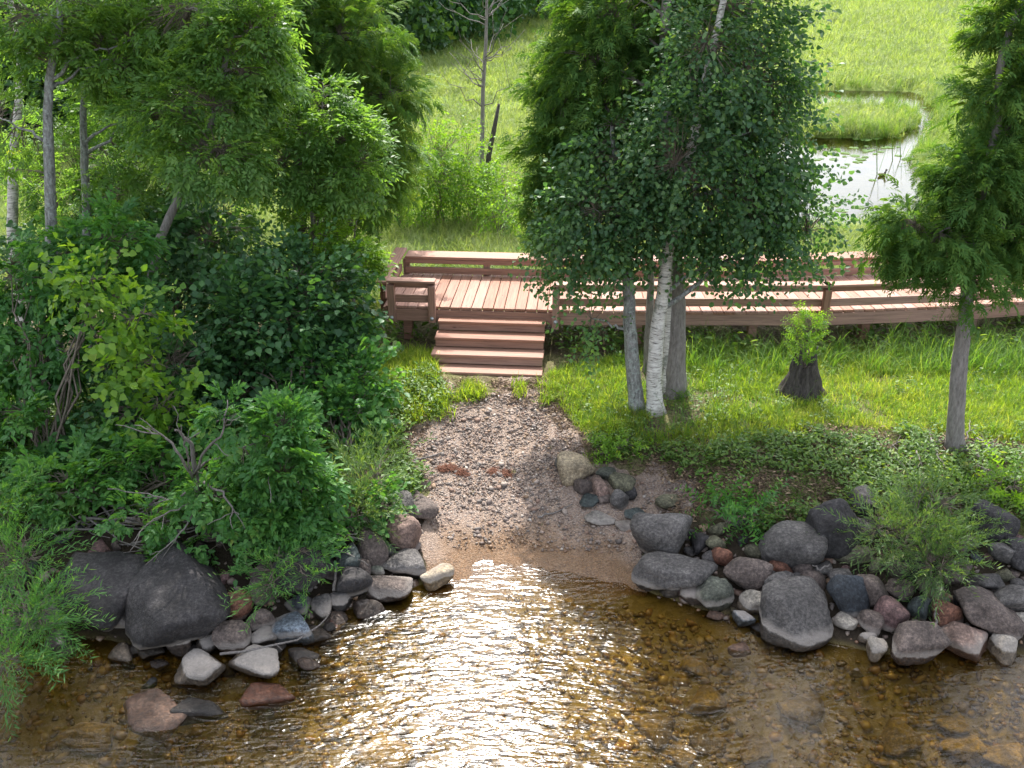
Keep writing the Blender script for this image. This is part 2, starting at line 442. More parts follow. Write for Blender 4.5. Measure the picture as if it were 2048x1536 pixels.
# pebbles: colour differs pebble by pebble
def pebble_mat(name, stops, tintmul=(1, 1, 1), rough=.75, attr='tint'):
    m, nt, ns, ln, b = new_mat(name)
    at = N(nt, 'ShaderNodeAttribute', attribute_name='tint'); oi = N(nt, 'ShaderNodeObjectInfo')
    f = mathn(nt, 'FRACT', mathn(nt, 'ADD', at.outputs['Fac'], mathn(nt, 'MULTIPLY', oi.outputs['Random'], 7.13)))
    r = ramp(nt, stops, 'CONSTANT'); ln.new(f, r.inputs[0])
    p = pos(nt)
    c = mixc(nt, .5, r.outputs[0], mixc(nt, 1.0, r.outputs[0], noise_t(nt, p, 60, 3), 'MULTIPLY'))
    z = sepz(nt, p)
    wet = ramp(nt, [(.035, (1, 1, 1)), (.06, (0, 0, 0))])
    ln.new(mathn(nt, 'ADD', z, mathn(nt, 'MULTIPLY', mathn(nt, 'SUBTRACT', noise_t(nt, p, 4, 3), .5), .04)), wet.inputs[0])
    c = mixc(nt, wet.outputs[0], c, mixc(nt, 1.0, c, (.72, .62, .5), 'MULTIPLY'))
    ln.new(c, b.inputs['Base Color'])
    ln.new(mathn(nt, 'SUBTRACT', rough, mathn(nt, 'MULTIPLY', wet.outputs[0], .5)), b.inputs['Roughness'])
    return m
M['pebble'] = pebble_mat('gravel', [(0, (.23, .172, .142)), (.16, (.29, .222, .185)), (.3, (.17, .13, .112)), (.42, (.34, .275, .232)), (.55, (.26, .165, .122)), (.68, (.2, .168, .15)), (.8, (.31, .205, .13)), (.9, (.13, .105, .095)), (.95, (.42, .365, .32))])
M['bedpebble'] = pebble_mat('bed_gravel', [(0, (.36, .28, .09)), (.2, (.24, .18, .05)), (.4, (.42, .34, .12)), (.6, (.17, .13, .045)), (.75, (.37, .25, .075)), (.9, (.46, .41, .22))], rough=.6)

# ground
m, nt, ns, ln, b = new_mat('ground'); p = pos(nt)
at = N(nt, 'ShaderNodeAttribute', attribute_name='tint')      # 0 meadow soil, 1 shore soil
nz = noise_t(nt, p, 2.4, 6, .65); n2 = noise_t(nt, p, 30, 5, .7)
soil = ramp(nt, [(.3, (.055, .04, .028)), (.5, (.11, .082, .058)), (.7, (.18, .14, .1))]); ln.new(n2, soil.inputs[0])
dry = ramp(nt, [(.35, (.07, .085, .025)), (.5, (.16, .15, .07)), (.7, (.24, .21, .11))]); ln.new(n2, dry.inputs[0])
gm = ramp(nt, [(.42, (0, 0, 0)), (.58, (1, 1, 1))]); ln.new(nz, gm.inputs[0])
land = mixc(nt, gm.outputs[0], soil.outputs[0], dry.outputs[0])
mead = ramp(nt, [(.3, (.08, .13, .03)), (.55, (.15, .2, .05)), (.75, (.22, .24, .08))]); ln.new(noise_t(nt, p, 6, 6, .7), mead.inputs[0])
land = mixc(nt, mathn(nt, 'ADD', at.outputs['Fac'], 0.0, True), mead.outputs[0], land)
land = mixc(nt, mathn(nt, 'SUBTRACT', at.outputs['Fac'], 1.0, True), land, mixc(nt, .55, soil.outputs[0], (.022, .018, .014)))
vo = N(nt, 'ShaderNodeTexVoronoi'); vo.inputs['Scale'].default_value = 16; ln.new(p, vo.inputs['Vector'])
bedr = ramp(nt, [(0, (.33, .26, .085)), (.35, (.22, .17, .05)), (.7, (.38, .3, .11)), (1, (.25, .2, .07))]); ln.new(sepz(nt, vo.outputs['Color'], 'X'), bedr.inputs[0])
bedc = mixc(nt, mathn(nt, 'MULTIPLY', noise_t(nt, p, 1.2, 4), .7), bedr.outputs[0], (.1, .08, .03))
zr = ramp(nt, [(.0, (1, 1, 1)), (.03, (0, 0, 0))]); ln.new(mathn(nt, 'ADD', sepz(nt, p), mathn(nt, 'MULTIPLY', mathn(nt, 'SUBTRACT', nz, .5), .05)), zr.inputs[0])
shore = mixc(nt, mathn(nt, 'ADD', at.outputs['Fac'], 0.0, True), (.09, .075, .05), bedc)
gfin = mixc(nt, zr.outputs[0], land, shore)
dampz = ramp(nt, [(.45, (0, 0, 0)), (.5, (1, 1, 1))]); ln.new(mathn(nt, 'ADD', mathn(nt, 'MULTIPLY', sepz(nt, p), 1.0), .52), dampz.inputs[0])
gfin = mixc(nt, mathn(nt, 'MULTIPLY', mathn(nt, 'MULTIPLY', mathn(nt, 'SUBTRACT', at.outputs['Fac'], 1.0, True), dampz.outputs[0]), .7), gfin, (.03, .024, .017))
ln.new(gfin, b.inputs['Base Color'])
b.inputs['Roughness'].default_value = .9; b.inputs['Specular IOR Level'].default_value = .1
ln.new(bump(nt, n2, .9, .04), b.inputs['Normal']); M['ground'] = m
# path
m, nt, ns, ln, b = new_mat('gravel_path'); p = pos(nt)
vo = N(nt, 'ShaderNodeTexVoronoi'); vo.inputs['Scale'].default_value = 75; ln.new(p, vo.inputs['Vector'])
v2 = N(nt, 'ShaderNodeTexVoronoi'); v2.inputs['Scale'].default_value = 34; ln.new(p, v2.inputs['Vector'])
pr = ramp(nt, [(0, (.16, .117, .097)), (.25, (.24, .178, .142)), (.5, (.31, .245, .205)), (.7, (.13, .106, .096)), (.85, (.28, .19, .13)), (1, (.37, .315, .275))]); ln.new(sepz(nt, vo.outputs['Color'], 'X'), pr.inputs[0])
sandn = ramp(nt, [(.45, (0, 0, 0)), (.62, (1, 1, 1))]); ln.new(noise_t(nt, p, 1.6, 4, .6), sandn.inputs[0])
fs = ramp(nt, [(.3, (.19, .138, .105)), (.7, (.31, .235, .18))]); ln.new(noise_t(nt, p, 120, 4, .7), fs.inputs[0])
c = mixc(nt, mathn(nt, 'MULTIPLY', sandn.outputs[0], .6), pr.outputs[0], fs.outputs[0])
zw = mathn(nt, 'ADD', sepz(nt, p), mathn(nt, 'MULTIPLY', mathn(nt, 'SUBTRACT', noise_t(nt, p, 3, 3), .5), .07))
wet = ramp(nt, [(.03, (1, 1, 1)), (.085, (0, 0, 0))]); ln.new(zw, wet.inputs[0])
c = mixc(nt, wet.outputs[0], c, mixc(nt, 1.0, c, (.68, .54, .38), 'MULTIPLY'))
subm = ramp(nt, [(.4, (1, 1, 1)), (.49, (0, 0, 0))]); ln.new(mathn(nt, 'ADD', zw, .5), subm.inputs[0])
bv = ramp(nt, [(0, (.33, .26, .085)), (.35, (.22, .17, .05)), (.7, (.38, .3, .11)), (1, (.25, .2, .07))]); ln.new(sepz(nt, v2.outputs['Color'], 'X'), bv.inputs[0])
c = mixc(nt, subm.outputs[0], c, bv.outputs[0])
ln.new(c, b.inputs['Base Color'])
ln.new(mathn(nt, 'SUBTRACT', .9, mathn(nt, 'MULTIPLY', wet.outputs[0], .55)), b.inputs['Roughness'])
b.inputs['Specular IOR Level'].default_value = .3
ln.new(bump(nt, mathn(nt, 'ADD', vo.outputs['Distance'], v2.outputs['Distance']), .7, .02), b.inputs['Normal']); M['path'] = m

def water_mat(name, tint, scale, bs, rough):
    m, nt, ns, ln, b = new_mat(name); ns.remove(b); p = pos(nt)
    n1 = noise_t(nt, vmul(nt, p, (.42, 1.35, 1)), 7.5 * scale, 2, .45, 1.4)
    n2 = noise_t(nt, vmul(nt, p, (.5, 1.3, 1)), 17 * scale, 1.5, .5, 1.2)
    n3 = noise_t(nt, p, 1.3 * scale, 2)
    h = mathn(nt, 'ADD', mathn(nt, 'MULTIPLY', n1, .8), mathn(nt, 'MULTIPLY', n2, .3))
    h = mathn(nt, 'ADD', h, mathn(nt, 'MULTIPLY', n3, 1.4))
    nb = bump(nt, h, bs, .05)
    gl = N(nt, 'ShaderNodeBsdfGlossy'); gl.inputs['Roughness'].default_value = rough; ln.new(nb, gl.inputs['Normal'])
    tr = N(nt, 'ShaderNodeBsdfTransparent'); tr.inputs[0].default_value = (*tint, 1)
    fr = N(nt, 'ShaderNodeFresnel'); fr.inputs[0].default_value = 1.333; ln.new(nb, fr.inputs['Normal'])
    mx = N(nt, 'ShaderNodeMixShader'); ln.new(fr.outputs[0], mx.inputs[0]); ln.new(tr.outputs[0], mx.inputs[1]); ln.new(gl.outputs[0], mx.inputs[2])
    ln.new(mx.outputs[0], ns['Material Output'].inputs[0])
    return m
M['water'] = water_mat('lake_water', (.78, .67, .4), 1.0, .32, .165)
M['pond'] = water_mat('pond_water', (.5, .42, .26), 1.0, .04, .03)

# ------------------------------------------------------------------ ground sheet, water
def axis(lo, hi, a, b, fine, grow):
    v = list(np.arange(a, b + 1e-6, fine)); s = fine
    x = b
    while x < hi: s *= grow; x += s; v.append(min(x, hi))
    s = fine; x = a
    while x > lo: s *= grow; x -= s; v.insert(0, max(x, lo))
    return np.array(v)
gx = axis(-400, 400, -6.5, 8.5, .07, 1.07); gy = axis(-120, 700, 4.6, 13.4, .065, 1.035)
GX, GY = np.meshgrid(gx, gy)
GZ = H(GX, GY)
nx_, ny_ = len(gx), len(gy)
i = (np.arange(ny_ - 1)[:, None] * nx_ + np.arange(nx_ - 1)[None]).ravel()
BANK = [[(60, 1060), (300, 1020), (480, 1060), (700, 990), (800, 960), (850, 1060), (850, 1160), (700, 1250), (560, 1340), (300, 1360), (-300, 1360), (-300, 1080)], [(1380, 1050), (1520, 1040), (1600, 1040), (1760, 1020), (1950, 1060), (2400, 1060), (2400, 1320), (1800, 1340), (1600, 1300), (1450, 1250), (1270, 1180), (1360, 1120)]]
_a, _b, _ = project(GX, GY, GZ)
bankm = np.zeros(GX.shape)
for _p in BANK: bankm = np.maximum(bankm, smooth(-40, 30, np.where(inpoly(_a, _b, _p), 1, -1) * polydist(_a, _b, _p) + 22 * wav(GX, GY, 4)))
bankm *= (GY > 5) & (GY < 11)
mb = MB().add(np.stack([GX, GY, GZ], -1), q=np.stack([i, i + 1, i + nx_ + 1, i + nx_], -1), tint=(smooth(14.4, 13.2, GY) + bankm).ravel())
g = mb.build('ground', M['ground'], smooth_=True, tint=True); props(g, kind='structure', label='soil and grass covered shore ground running back into the meadow')

mb = MB().add([[-300, -110, 0], [300, -110, 0], [300, 13.0, 0], [-300, 13.0, 0]], q=[[0, 1, 2, 3]])
w = mb.build('lake_water', M['water']); props(w, kind='structure', label='clear rippled shallow water over golden gravel')
mb = MB().add([[4.2, 15.2, POND_Z], [25, 15.2, POND_Z], [25, 44, POND_Z], [4.2, 44, POND_Z]], q=[[0, 1, 2, 3]])
w = mb.build('pond_water', M['pond']); props(w, kind='structure', label='still bright pond behind the boardwalk')

# gravel path patch lying on the ground
PATHPX = [(875, 762), (1085, 765), (1120, 800), (1135, 830), (1160, 870), (1195, 920), (1260, 950), (1330, 930), (1390, 960), (1405, 1010), (1330, 1050), (1290, 1100), (1290, 1180), (1200, 1210), (1100, 1230), (1000, 1225), (920, 1210), (840, 1190), (845, 1090), (835, 1030), (845, 985), (800, 930), (800, 880), (830, 830), (860, 790)]
px_ = np.arange(-2.0, 2.6, .04); py_ = np.arange(6.6, 12.0, .04)
PX, PY = np.meshgrid(px_, py_)
PZ0 = H(PX, PY)
qx, qy, _ = project(PX, PY, PZ0)
inside = np.where(inpoly(qx, qy, PATHPX), 1, -1) * polydist(qx, qy, PATHPX) + 10 * wav(PX, PY, 5) + 8 * wav(PX + 3, PY, 13)
mask = smooth(-22, 12, inside)
PZ = PZ0 - .05 + .06 * mask + .006 * wav(PX, PY, 14) * mask
nx_, ny_ = len(px_), len(py_)
i = (np.arange(ny_ - 1)[:, None] * nx_ + np.arange(nx_ - 1)[None]).ravel()
q = np.stack([i, i + 1, i + nx_ + 1, i + nx_], -1)
q = q[(mask.ravel()[q] > .02).any(1)]
used, inv = np.unique(q, return_inverse=True)
path = MB().add(np.stack([PX, PY, PZ], -1).reshape(-1, 3)[used], q=inv.reshape(-1, 4)).build('gravel_path', M['path'], smooth_=True)
props(path, kind='structure', label='gravel landing path from the wooden steps to the water')

# ------------------------------------------------------------------ stuff scattered by geometry nodes
def scatter(name, pts, scales, protos, label, parent=None, tilt=.15, cat=None, tints=None):
    me = bpy.data.meshes.new(name); n = len(pts)
    me.vertices.add(n); me.vertices.foreach_set('co', np.asarray(pts, np.float32).ravel())
    rot = np.stack([rng.normal(0, tilt, n), rng.normal(0, tilt, n), rng.uniform(0, 6.283, n)], -1).astype(np.float32)
    a = me.attributes.new('rot', 'FLOAT_VECTOR', 'POINT'); a.data.foreach_set('vector', rot.ravel())
    a = me.attributes.new('scl', 'FLOAT', 'POINT'); a.data.foreach_set('value', np.asarray(scales, np.float32))
    a = me.attributes.new('pick', 'INT', 'POINT'); a.data.foreach_set('value', rng.integers(0, len(protos), n).astype(np.int32))
    o = link(name, me, parent)
    ng = bpy.data.node_groups.new(name + '_nodes', 'GeometryNodeTree')
    ng.interface.new_socket('Geometry', in_out='INPUT', socket_type='NodeSocketGeometry')
    ng.interface.new_socket('Geometry', in_out='OUTPUT', socket_type='NodeSocketGeometry')
    gi = ng.nodes.new('NodeGroupInput'); go = ng.nodes.new('NodeGroupOutput')
    ip = ng.nodes.new('GeometryNodeInstanceOnPoints'); g2i = ng.nodes.new('GeometryNodeGeometryToInstance')
    for pm in reversed(protos):
        po = bpy.data.objects.new(name + '_source', pm)
        oi = ng.nodes.new('GeometryNodeObjectInfo'); oi.inputs['Object'].default_value = po
        ng.links.new(oi.outputs['Geometry'], g2i.inputs[0])
    ng.links.new(gi.outputs[0], ip.inputs['Points']); ng.links.new(g2i.outputs[0], ip.inputs['Instance'])
    ip.inputs['Pick Instance'].default_value = True
    def at(nm, t):
        x = ng.nodes.new('GeometryNodeInputNamedAttribute'); x.data_type = t; x.inputs['Name'].default_value = nm
        return [s for s in x.outputs if s.enabled][0]
    ng.links.new(at('pick', 'INT'), ip.inputs['Instance Index'])
    ng.links.new(at('rot', 'FLOAT_VECTOR'), ip.inputs['Rotation'])
    ng.links.new(at('scl', 'FLOAT'), ip.inputs['Scale'])
    ng.links.new(ip.outputs[0], go.inputs[0])
    md = o.modifiers.new('scatter', 'NODES'); md.node_group = ng
    props(o, label, cat, kind='stuff')
    return o
def tuft(nb, rad, h0, h1, wid, bend, mat, comb=0.0, seed=0, seg=3):
    r = np.random.default_rng(seed); m = MB()
    for _ in range(nb):
        a = r.uniform(0, 6.283); d = rad * math.sqrt(r.uniform())
        base = np.array([d * math.cos(a), d * math.sin(a), -.02])
        h = r.uniform(h0, h1); az = r.uniform(0, 6.283) * (1 - comb) + comb * r.normal(0, .5)
        out = np.array([math.cos(az), math.sin(az), 0]); b = bend * r.uniform(.3, 1.5)
        side = np.array([-out[1], out[0], 0]); wv = r.uniform(-.6, .6); side = side * math.cos(wv) + out * math.sin(wv)
        V = []
        for k in range(seg + 1):
            t = k / seg; ang = b * t
            c = base + out * h * t * math.sin(ang) + np.array([0, 0, h * t * math.cos(ang)])
            ww = wid * (1 - t ** 1.6) * .5
            V += [c - side * ww, c + side * ww] if k < seg else [c]
        qd = [[2 * k, 2 * k + 1, 2 * k + 3, 2 * k + 2] for k in range(seg - 1)]
        tr = [[2 * seg - 2, 2 * seg - 1, 2 * seg]]
        m.add(V, qd, tr, tint=r.uniform())
    return m.mesh('tuft', mat, tint=True)
def sample_px(n, poly, z_floor=None):
    xs = [p[0] for p in poly]; ys = [p[1] for p in poly]
    a = rng.uniform(min(xs), max(xs), n * 3); b = rng.uniform(min(ys), max(ys), n * 3)
    k = inpoly(a, b, poly); return a[k][:n], b[k][:n]
def world_in_px(n, x0, x1, y0, y1, poly):
    """n points spread evenly over the ground, kept where they fall inside an outline"""
    x = rng.uniform(x0, x1, n); y = rng.uniform(y0, y1, n); z = H(x, y)
    a, b_, _ = project(x, y, z); k = inpoly(a, b_, poly)
    return np.stack([x, y, z], -1)[k]
# lawn
LAWN = [(1090, 748), (1100, 790), (1150, 845), (1180, 875), (1280, 890), (1420, 905), (1560, 880), (1640, 850), (1800, 865), (1900, 870), (2048, 890), (2400, 880), (2400, 690), (1380, 705), (1230, 720), (1100, 745)]
pts = world_in_px(16000, .2, 9.5, 8.6, 12.6, LAWN)
keep = wav(pts[:, 0], pts[:, 1], 1.7) + .7 * wav(pts[:, 0], pts[:, 1], 4) > -.95 + .5 * rng.normal(size=len(pts))
pts = pts[keep]
lawn_p = [tuft(20, .075, .06, .17, .009, .8, M['lawn'], seed=s) for s in (1, 2, 3)]
scatter('lawn_grass', pts, rng.uniform(.6, 1.25, len(pts)), lawn_p, 'short sunlit yellow green grass on the bank right of the steps')
LEFTG = [(735, 720), (870, 700), (872, 765), (895, 800), (905, 835), (820, 850), (760, 800)]
pts = world_in_px(4200, -3, 1.2, 9.5, 12.6, LEFTG)
FOOT = [(870, 772), (1095, 772), (1120, 815), (1060, 795), (960, 798), (900, 808)]
p2 = world_in_px(3000, -1.5, 1.2, 10.0, 12.0, FOOT); pts = np.vstack([pts, p2[wav(p2[:, 0], p2[:, 1], 6) > .2]])
scatter('step_side_grass', pts, rng.uniform(.8, 1.7, len(pts)), lawn_p, 'tufts of green grass left of the wooden steps')
mid_p = [tuft(9, .06, .16, .34, .008, .9, M['tall'], seed=s_, seg=4) for s_ in (7, 8)]
p3 = world_in_px(1100, .4, 9.5, 8.8, 12.3, LAWN)
scatter('rough_grass', p3, rng.uniform(.6, 1.2, len(p3)), mid_p, 'scattered longer grass tufts standing out of the lawn')
# tall grass along the boardwalk
TALL = [(1370, 740), (1500, 760), (1640, 745), (1760, 760), (1900, 750), (2400, 760), (2400, 660), (1370, 690)]
pts = np.vstack([world_in_px(850, 1.5, 10, 10.5, 12.1, TALL), world_in_px(900, 1.5, 10, 10.5, 12.2, [(1850, 750), (2300, 760), (2300, 640), (1900, 640)])])
tall_p = [tuft(12, .1, .28, .62, .011, .8, M['tall'], seed=s, seg=4) for s in (4, 5, 6)]
scatter('tall_grass', pts, rng.uniform(.55, 1.1, len(pts)), tall_p, 'tall arching grass and sedge in front of the boardwalk beam')
# meadow
def meadow_pts(n, ymin, ymax, k):
    u = rng.uniform(0, 1, n); y = ymin * (ymax / ymin) ** u
    x = rng.uniform(-1, 1, n) * (6 + y * .72)
    z = H(x, y); ok = z > POND_Z + .015
    return np.stack([x, y, z], -1)[ok]
mp = [tuft(34, .26, .28, .55, .011, 1.15, M['meadow'], comb=.45, seed=s) for s in (11, 12, 13, 14)]
pts = meadow_pts(15000, 14.1, 30, 0); scatter('meadow_grass', pts, rng.uniform(.6, 1.05, len(pts)), mp, 'soft pale green sedge meadow behind the boardwalk', tilt=.12)
mf = [tuft(34, .55, .35, .7, .03, 1.15, M['meadow'], comb=.5, seed=s) for s in (15, 16, 17)]
pts = meadow_pts(24000, 27, 130, 0); scatter('far_meadow_grass', pts, rng.uniform(.7, 1.15, len(pts)) * np.clip(pts[:, 1] / 45, .7, 2.0), mf, 'sunlit grassy far side of the meadow', tilt=.1)
rp = [tuft(30, .22, .5, .95, .014, .7, M['tall'], comb=.3, seed=s) for s in (21, 22)]
a = rng.uniform(0, 1, 900); pl = np.array(POND + [POND[0]]); il = np.array(ISLE + [ISLE[0]])
def along(poly, n, jit):
    seg = np.hypot(*np.diff(poly, axis=0).T); k = rng.choice(len(seg), n, p=seg / seg.sum()); t = rng.uniform(0, 1, n)[:, None]
    return poly[k] * (1 - t) + poly[k + 1] * t + rng.normal(0, jit, (n, 2))
pe = np.vstack([along(pl, 420, .5), along(il, 260, .45)]); z = H(pe[:, 0], pe[:, 1]); ok = z > POND_Z - .1
pe, z = pe[ok], z[ok]
scatter('pond_edge_sedge', np.column_stack([pe, np.maximum(z, POND_Z - .03)]), rng.uniform(.4, .8, len(pe)), rp, 'darker tussocks of sedge around the pond edge')

# ------------------------------------------------------------------ boardwalk
front = np.array([(-1.72, 12.52), (-.75, 12.44), (.6, 12.33), (1.9, 12.25), (3.0, 12.25), (4.1, 12.31), (5.0, 12.38), (5.9, 12.48), (6.9, 12.63), (8.0, 12.85), (9.5, 13.22), (11.0, 13.7)])
def resample(P, step):
    s = np.concatenate([[0], np.cumsum(np.hypot(*np.diff(P, axis=0).T))])
    # Catmull-Rom style smoothing through numpy interpolation of a dense moving average
    d = np.arange(0, s[-1], .01); X = np.interp(d, s, P[:, 0]); Y = np.interp(d, s, P[:, 1])
    k = np.ones(121) / 121; pad = 60
    Xs = np.convolve(np.pad(X, pad, mode='reflect', reflect_type='odd'), k, 'valid'); Ys = np.convolve(np.pad(Y, pad, mode='reflect', reflect_type='odd'), k, 'valid')
    return d, Xs, Ys
_ds, _fx, _fy = resample(front, .01)
def edge(s):
    x = np.interp(s, _ds, _fx); y = np.interp(s, _ds, _fy)
    e = .15; tx = np.interp(s + e, _ds, _fx) - np.interp(s - e, _ds, _fx); ty = np.interp(s + e, _ds, _fy) - np.interp(s - e, _ds, _fy)
    a = math.atan2(ty, tx)
    return x, y, a
def s_at_px(px, z=DECK_Z):
    best = None
    for s in np.arange(0, _ds[-1], .01):
        x, y = np.interp(s, _ds, _fx), np.interp(s, _ds, _fy)
        qx = PXW / 2 + F * x / (y * CP - (z - CAMZ) * SP)
        if best is None or abs(qx - px) < best[0]: best = (abs(qx - px), s)
    return best[1]
def bevel_box(name, dims, mat, bev=.006):
    bm = bmesh.new(); bmesh.ops.create_cube(bm, size=1)
    bmesh.ops.scale(bm, vec=dims, verts=bm.verts)
    bmesh.ops.bevel(bm, geom=bm.edges[:], offset=bev, segments=1, affect='EDGES')
    me = bpy.data.meshes.new(name); bm.to_mesh(me); bm.free(); me.materials.append(mat); return me
DECK_W, PL_W, PL_T = 1.42, .139, .038
bw = empty('boardwalk', (0, 0, 0), label='low reddish brown wooden boardwalk with kerb rails curving along the meadow', cat='boardwalk')
pm = bevel_box('plank', (DECK_W, PL_W, PL_T), M['wood'])
s = .07
S_END = _ds[-1] - .3
while s < S_END:
    x, y, a = edge(s)
    o = link('plank', pm, bw)
    nxm, nym = -math.sin(a), math.cos(a)
    off = DECK_W / 2 - .03 + random.uniform(-.006, .006)
    o.location = (x + nxm * off, y + nym * off, DECK_Z - PL_T / 2 + random.uniform(-.0025, .0025))
    o.rotation_euler = (random.uniform(-.004, .004), 0, a + math.pi / 2 + random.uniform(-.004, .004))
    s += .1475
def board(name, s0, s1, off, z0, z1, thick, mat, parent=None, step=None):
    """a straight timber along the edge curve between two arc lengths, off metres behind the front edge"""
    (xa, ya, aa), (xb, yb, ab) = edge(s0), edge(s1)
    pa = np.array([xa - math.sin(aa) * off, ya + math.cos(aa) * off]); pb = np.array([xb - math.sin(ab) * off, yb + math.cos(ab) * off])
    L = np.hypot(*(pb - pa)); me = bevel_box(name, (L, thick, z1 - z0), mat, .005)
    o = link(name, me, parent or bw); c = (pa + pb) / 2
    o.location = (c[0], c[1], (z0 + z1) / 2); o.rotation_euler = (0, 0, math.atan2(*(pb - pa)[::-1]))
    return o
posts_px = [787, 866, 1112, 1645, 1928, 2230]
ps = [s_at_px(p) for p in posts_px]
def post(s, off, z0, z1, w=.095, bolt=True, d=.09):
    x, y, a = edge(s)
    o = link('post', bevel_box('post', (z1 - z0, d, w), M['wood_dark']), bw)
    o.location = (x - math.sin(a) * off, y + math.cos(a) * off, (z0 + z1) / 2); 
    o.rotation_euler = (0, -math.pi / 2, 0)
    o.rotation_mode = 'XYZ'
    from mathutils import Euler, Matrix
    o.rotation_euler = (Matrix.Rotation(a, 3, 'Z') @ Matrix.Rotation(-math.pi / 2, 3, 'Y') @ Matrix.Rotation(math.pi / 2, 3, 'X')).to_euler() if False else (Matrix.Rotation(a, 3, 'Z') @ Matrix.Rotation(-math.pi / 2, 3, 'Y')).to_euler()
    if bolt:
        b_ = MB(); P0 = np.array([x, y, 0]) + np.array([math.sin(a), -math.cos(a), 0]) * (w / 2 - off)
        out = np.array([math.sin(a), -math.cos(a), 0])
        c = P0 + np.array([0, 0, .945])
        b_.tube([c - out * .006, c + out * .004, c + out * .006, c + out * .014, c + out * .018], [.028, .028, .018, .018, .008], 10)
        bo = b_.build('bolt', M['steel'], None, True)
        bo.parent = o; bo.matrix_parent_inverse = (Matrix.Translation(o.location) @ o.rotation_euler.to_matrix().to_4x4()).inverted()
    return o
FRONT_OFF = -.095
for k, s_ in enumerate(ps):
    post(s_, FRONT_OFF, .84 if k > 1 else .88, 1.40)
# fascia beams butted end to end, kerb boards and top rails
ends = [0.0] + ps[2:] + [S_END]
for k in range(len(ends) - 1):
    board('fascia_beam', ends[k] + .003, ends[k + 1] - .003, -.022, .865, 1.038, .042, M['wood_dark'])
for (a_, b_) in [(ps[0], ps[1])] + [(ps[k], ps[k + 1]) for k in range(2, len(ps) - 1)] + [(ps[-1], S_END)]:
    board('kerb_board', a_ - .04, b_ + .04, -.022, 1.135, 1.245, .04, M['wood_dark'])
    board('top_rail', a_ - .04, b_ + .04, -.022, 1.345, 1.432, .04, M['wood_dark'])
    board('rail_cap', a_ - .05, b_ + .05, -.05, 1.436, 1.468, .16, M['wood'])
# rear kerb with its broad cap
back_px = [815, 975, 1150, 1330, 1500, 1695, 1890, 2100]
bs_ = []
for p_ in back_px:
    best = min(np.arange(0, S_END, .02), key=lambda s__: abs(project(edge(s__)[0] - math.sin(edge(s__)[2]) * DECK_W, edge(s__)[1] + math.cos(edge(s__)[2]) * DECK_W, DECK_Z)[0] - p_))
    bs_.append(best)
for s_ in bs_: post(s_, DECK_W - .03, .84, 1.30, bolt=False)
be = [0.03] + bs_[2::2] + [S_END]
for k in range(len(be) - 1):
    board('rear_kerb_board', be[k] + .002, be[k + 1] - .002, DECK_W - .105, 1.10, 1.195, .038, M['wood_dark'])
    board('rear_rail', be[k] + .002, be[k + 1] - .002, DECK_W - .1, 1.25, 1.31, .04, M['wood_dark'])
    board('rear_rail_cap', be[k] + .002, be[k + 1] - .002, DECK_W + .03, 1.314, 1.356, .3, M['wood'])
    board('rear_beam', be[k] + .002, be[k + 1] - .002, DECK_W - .02, .86, 1.036, .042, M['wood_dark'])
# left end: side kerb, cap, beam, corner post
x0, y0, a0 = edge(0.0)
nv = np.array([-math.sin(a0), math.cos(a0)]); tv = np.array([math.cos(a0), math.sin(a0)])
def side_board(name, u0, u1, t_off, z0, z1, th, mat):
    c = np.array([x0, y0]) + nv * (u0 + u1) / 2 + tv * t_off
    o = link(name, bevel_box(name, (u1 - u0, th, z1 - z0), mat, .005), bw); o.location = (c[0], c[1], (z0 + z1) / 2); o.rotation_euler = (0, 0, a0 + math.pi / 2)
side_board('side_beam', .02, DECK_W - .05, -.03, .865, 1.038, .042, M['wood_dark'])
side_board('side_kerb_board', .06, DECK_W - .13, -.03, 1.135, 1.245, .04, M['wood_dark'])
side_board('side_rail_cap', .02, DECK_W + .17, -.07, 1.359, 1.40, .17, M['wood'])
o = link('post', bevel_box('post', (.56, .09, .095), M['wood_dark']), bw); c = np.array([x0, y0]) + nv * .35 - tv * .1; o.location = (c[0], c[1], 1.07); o.rotation_euler = (0, -math.pi / 2, 0)
o = link('post', bevel_box('post', (.56, .09, .095), M['wood_dark']), bw); c = np.array([x0, y0]) + nv * 1.25 - tv * .1; o.location = (c[0], c[1], 1.07); o.rotation_euler = (0, -math.pi / 2, 0)
# piles and joists under the deck
for s_ in np.arange(.25, S_END, 1.6):
    x, y, a = edge(s_)
    for off in (.25, 1.1):
        X, Y = x - math.sin(a) * off, y + math.cos(a) * off; g0 = float(H(X, Y)) - .1
        o = link('pile', bevel_box('pile', (.12, .12, 1.03 - g0), M['wood_dark']), bw); o.location = (X, Y, (1.03 + g0) / 2); o.rotation_euler = (0, 0, a)
for off in (.45, .9): 
    for k in range(len(be) - 1): board('joist', be[k] + .002, be[k + 1] - .002, off, .9, 1.038, .045, M['wood_dark'])

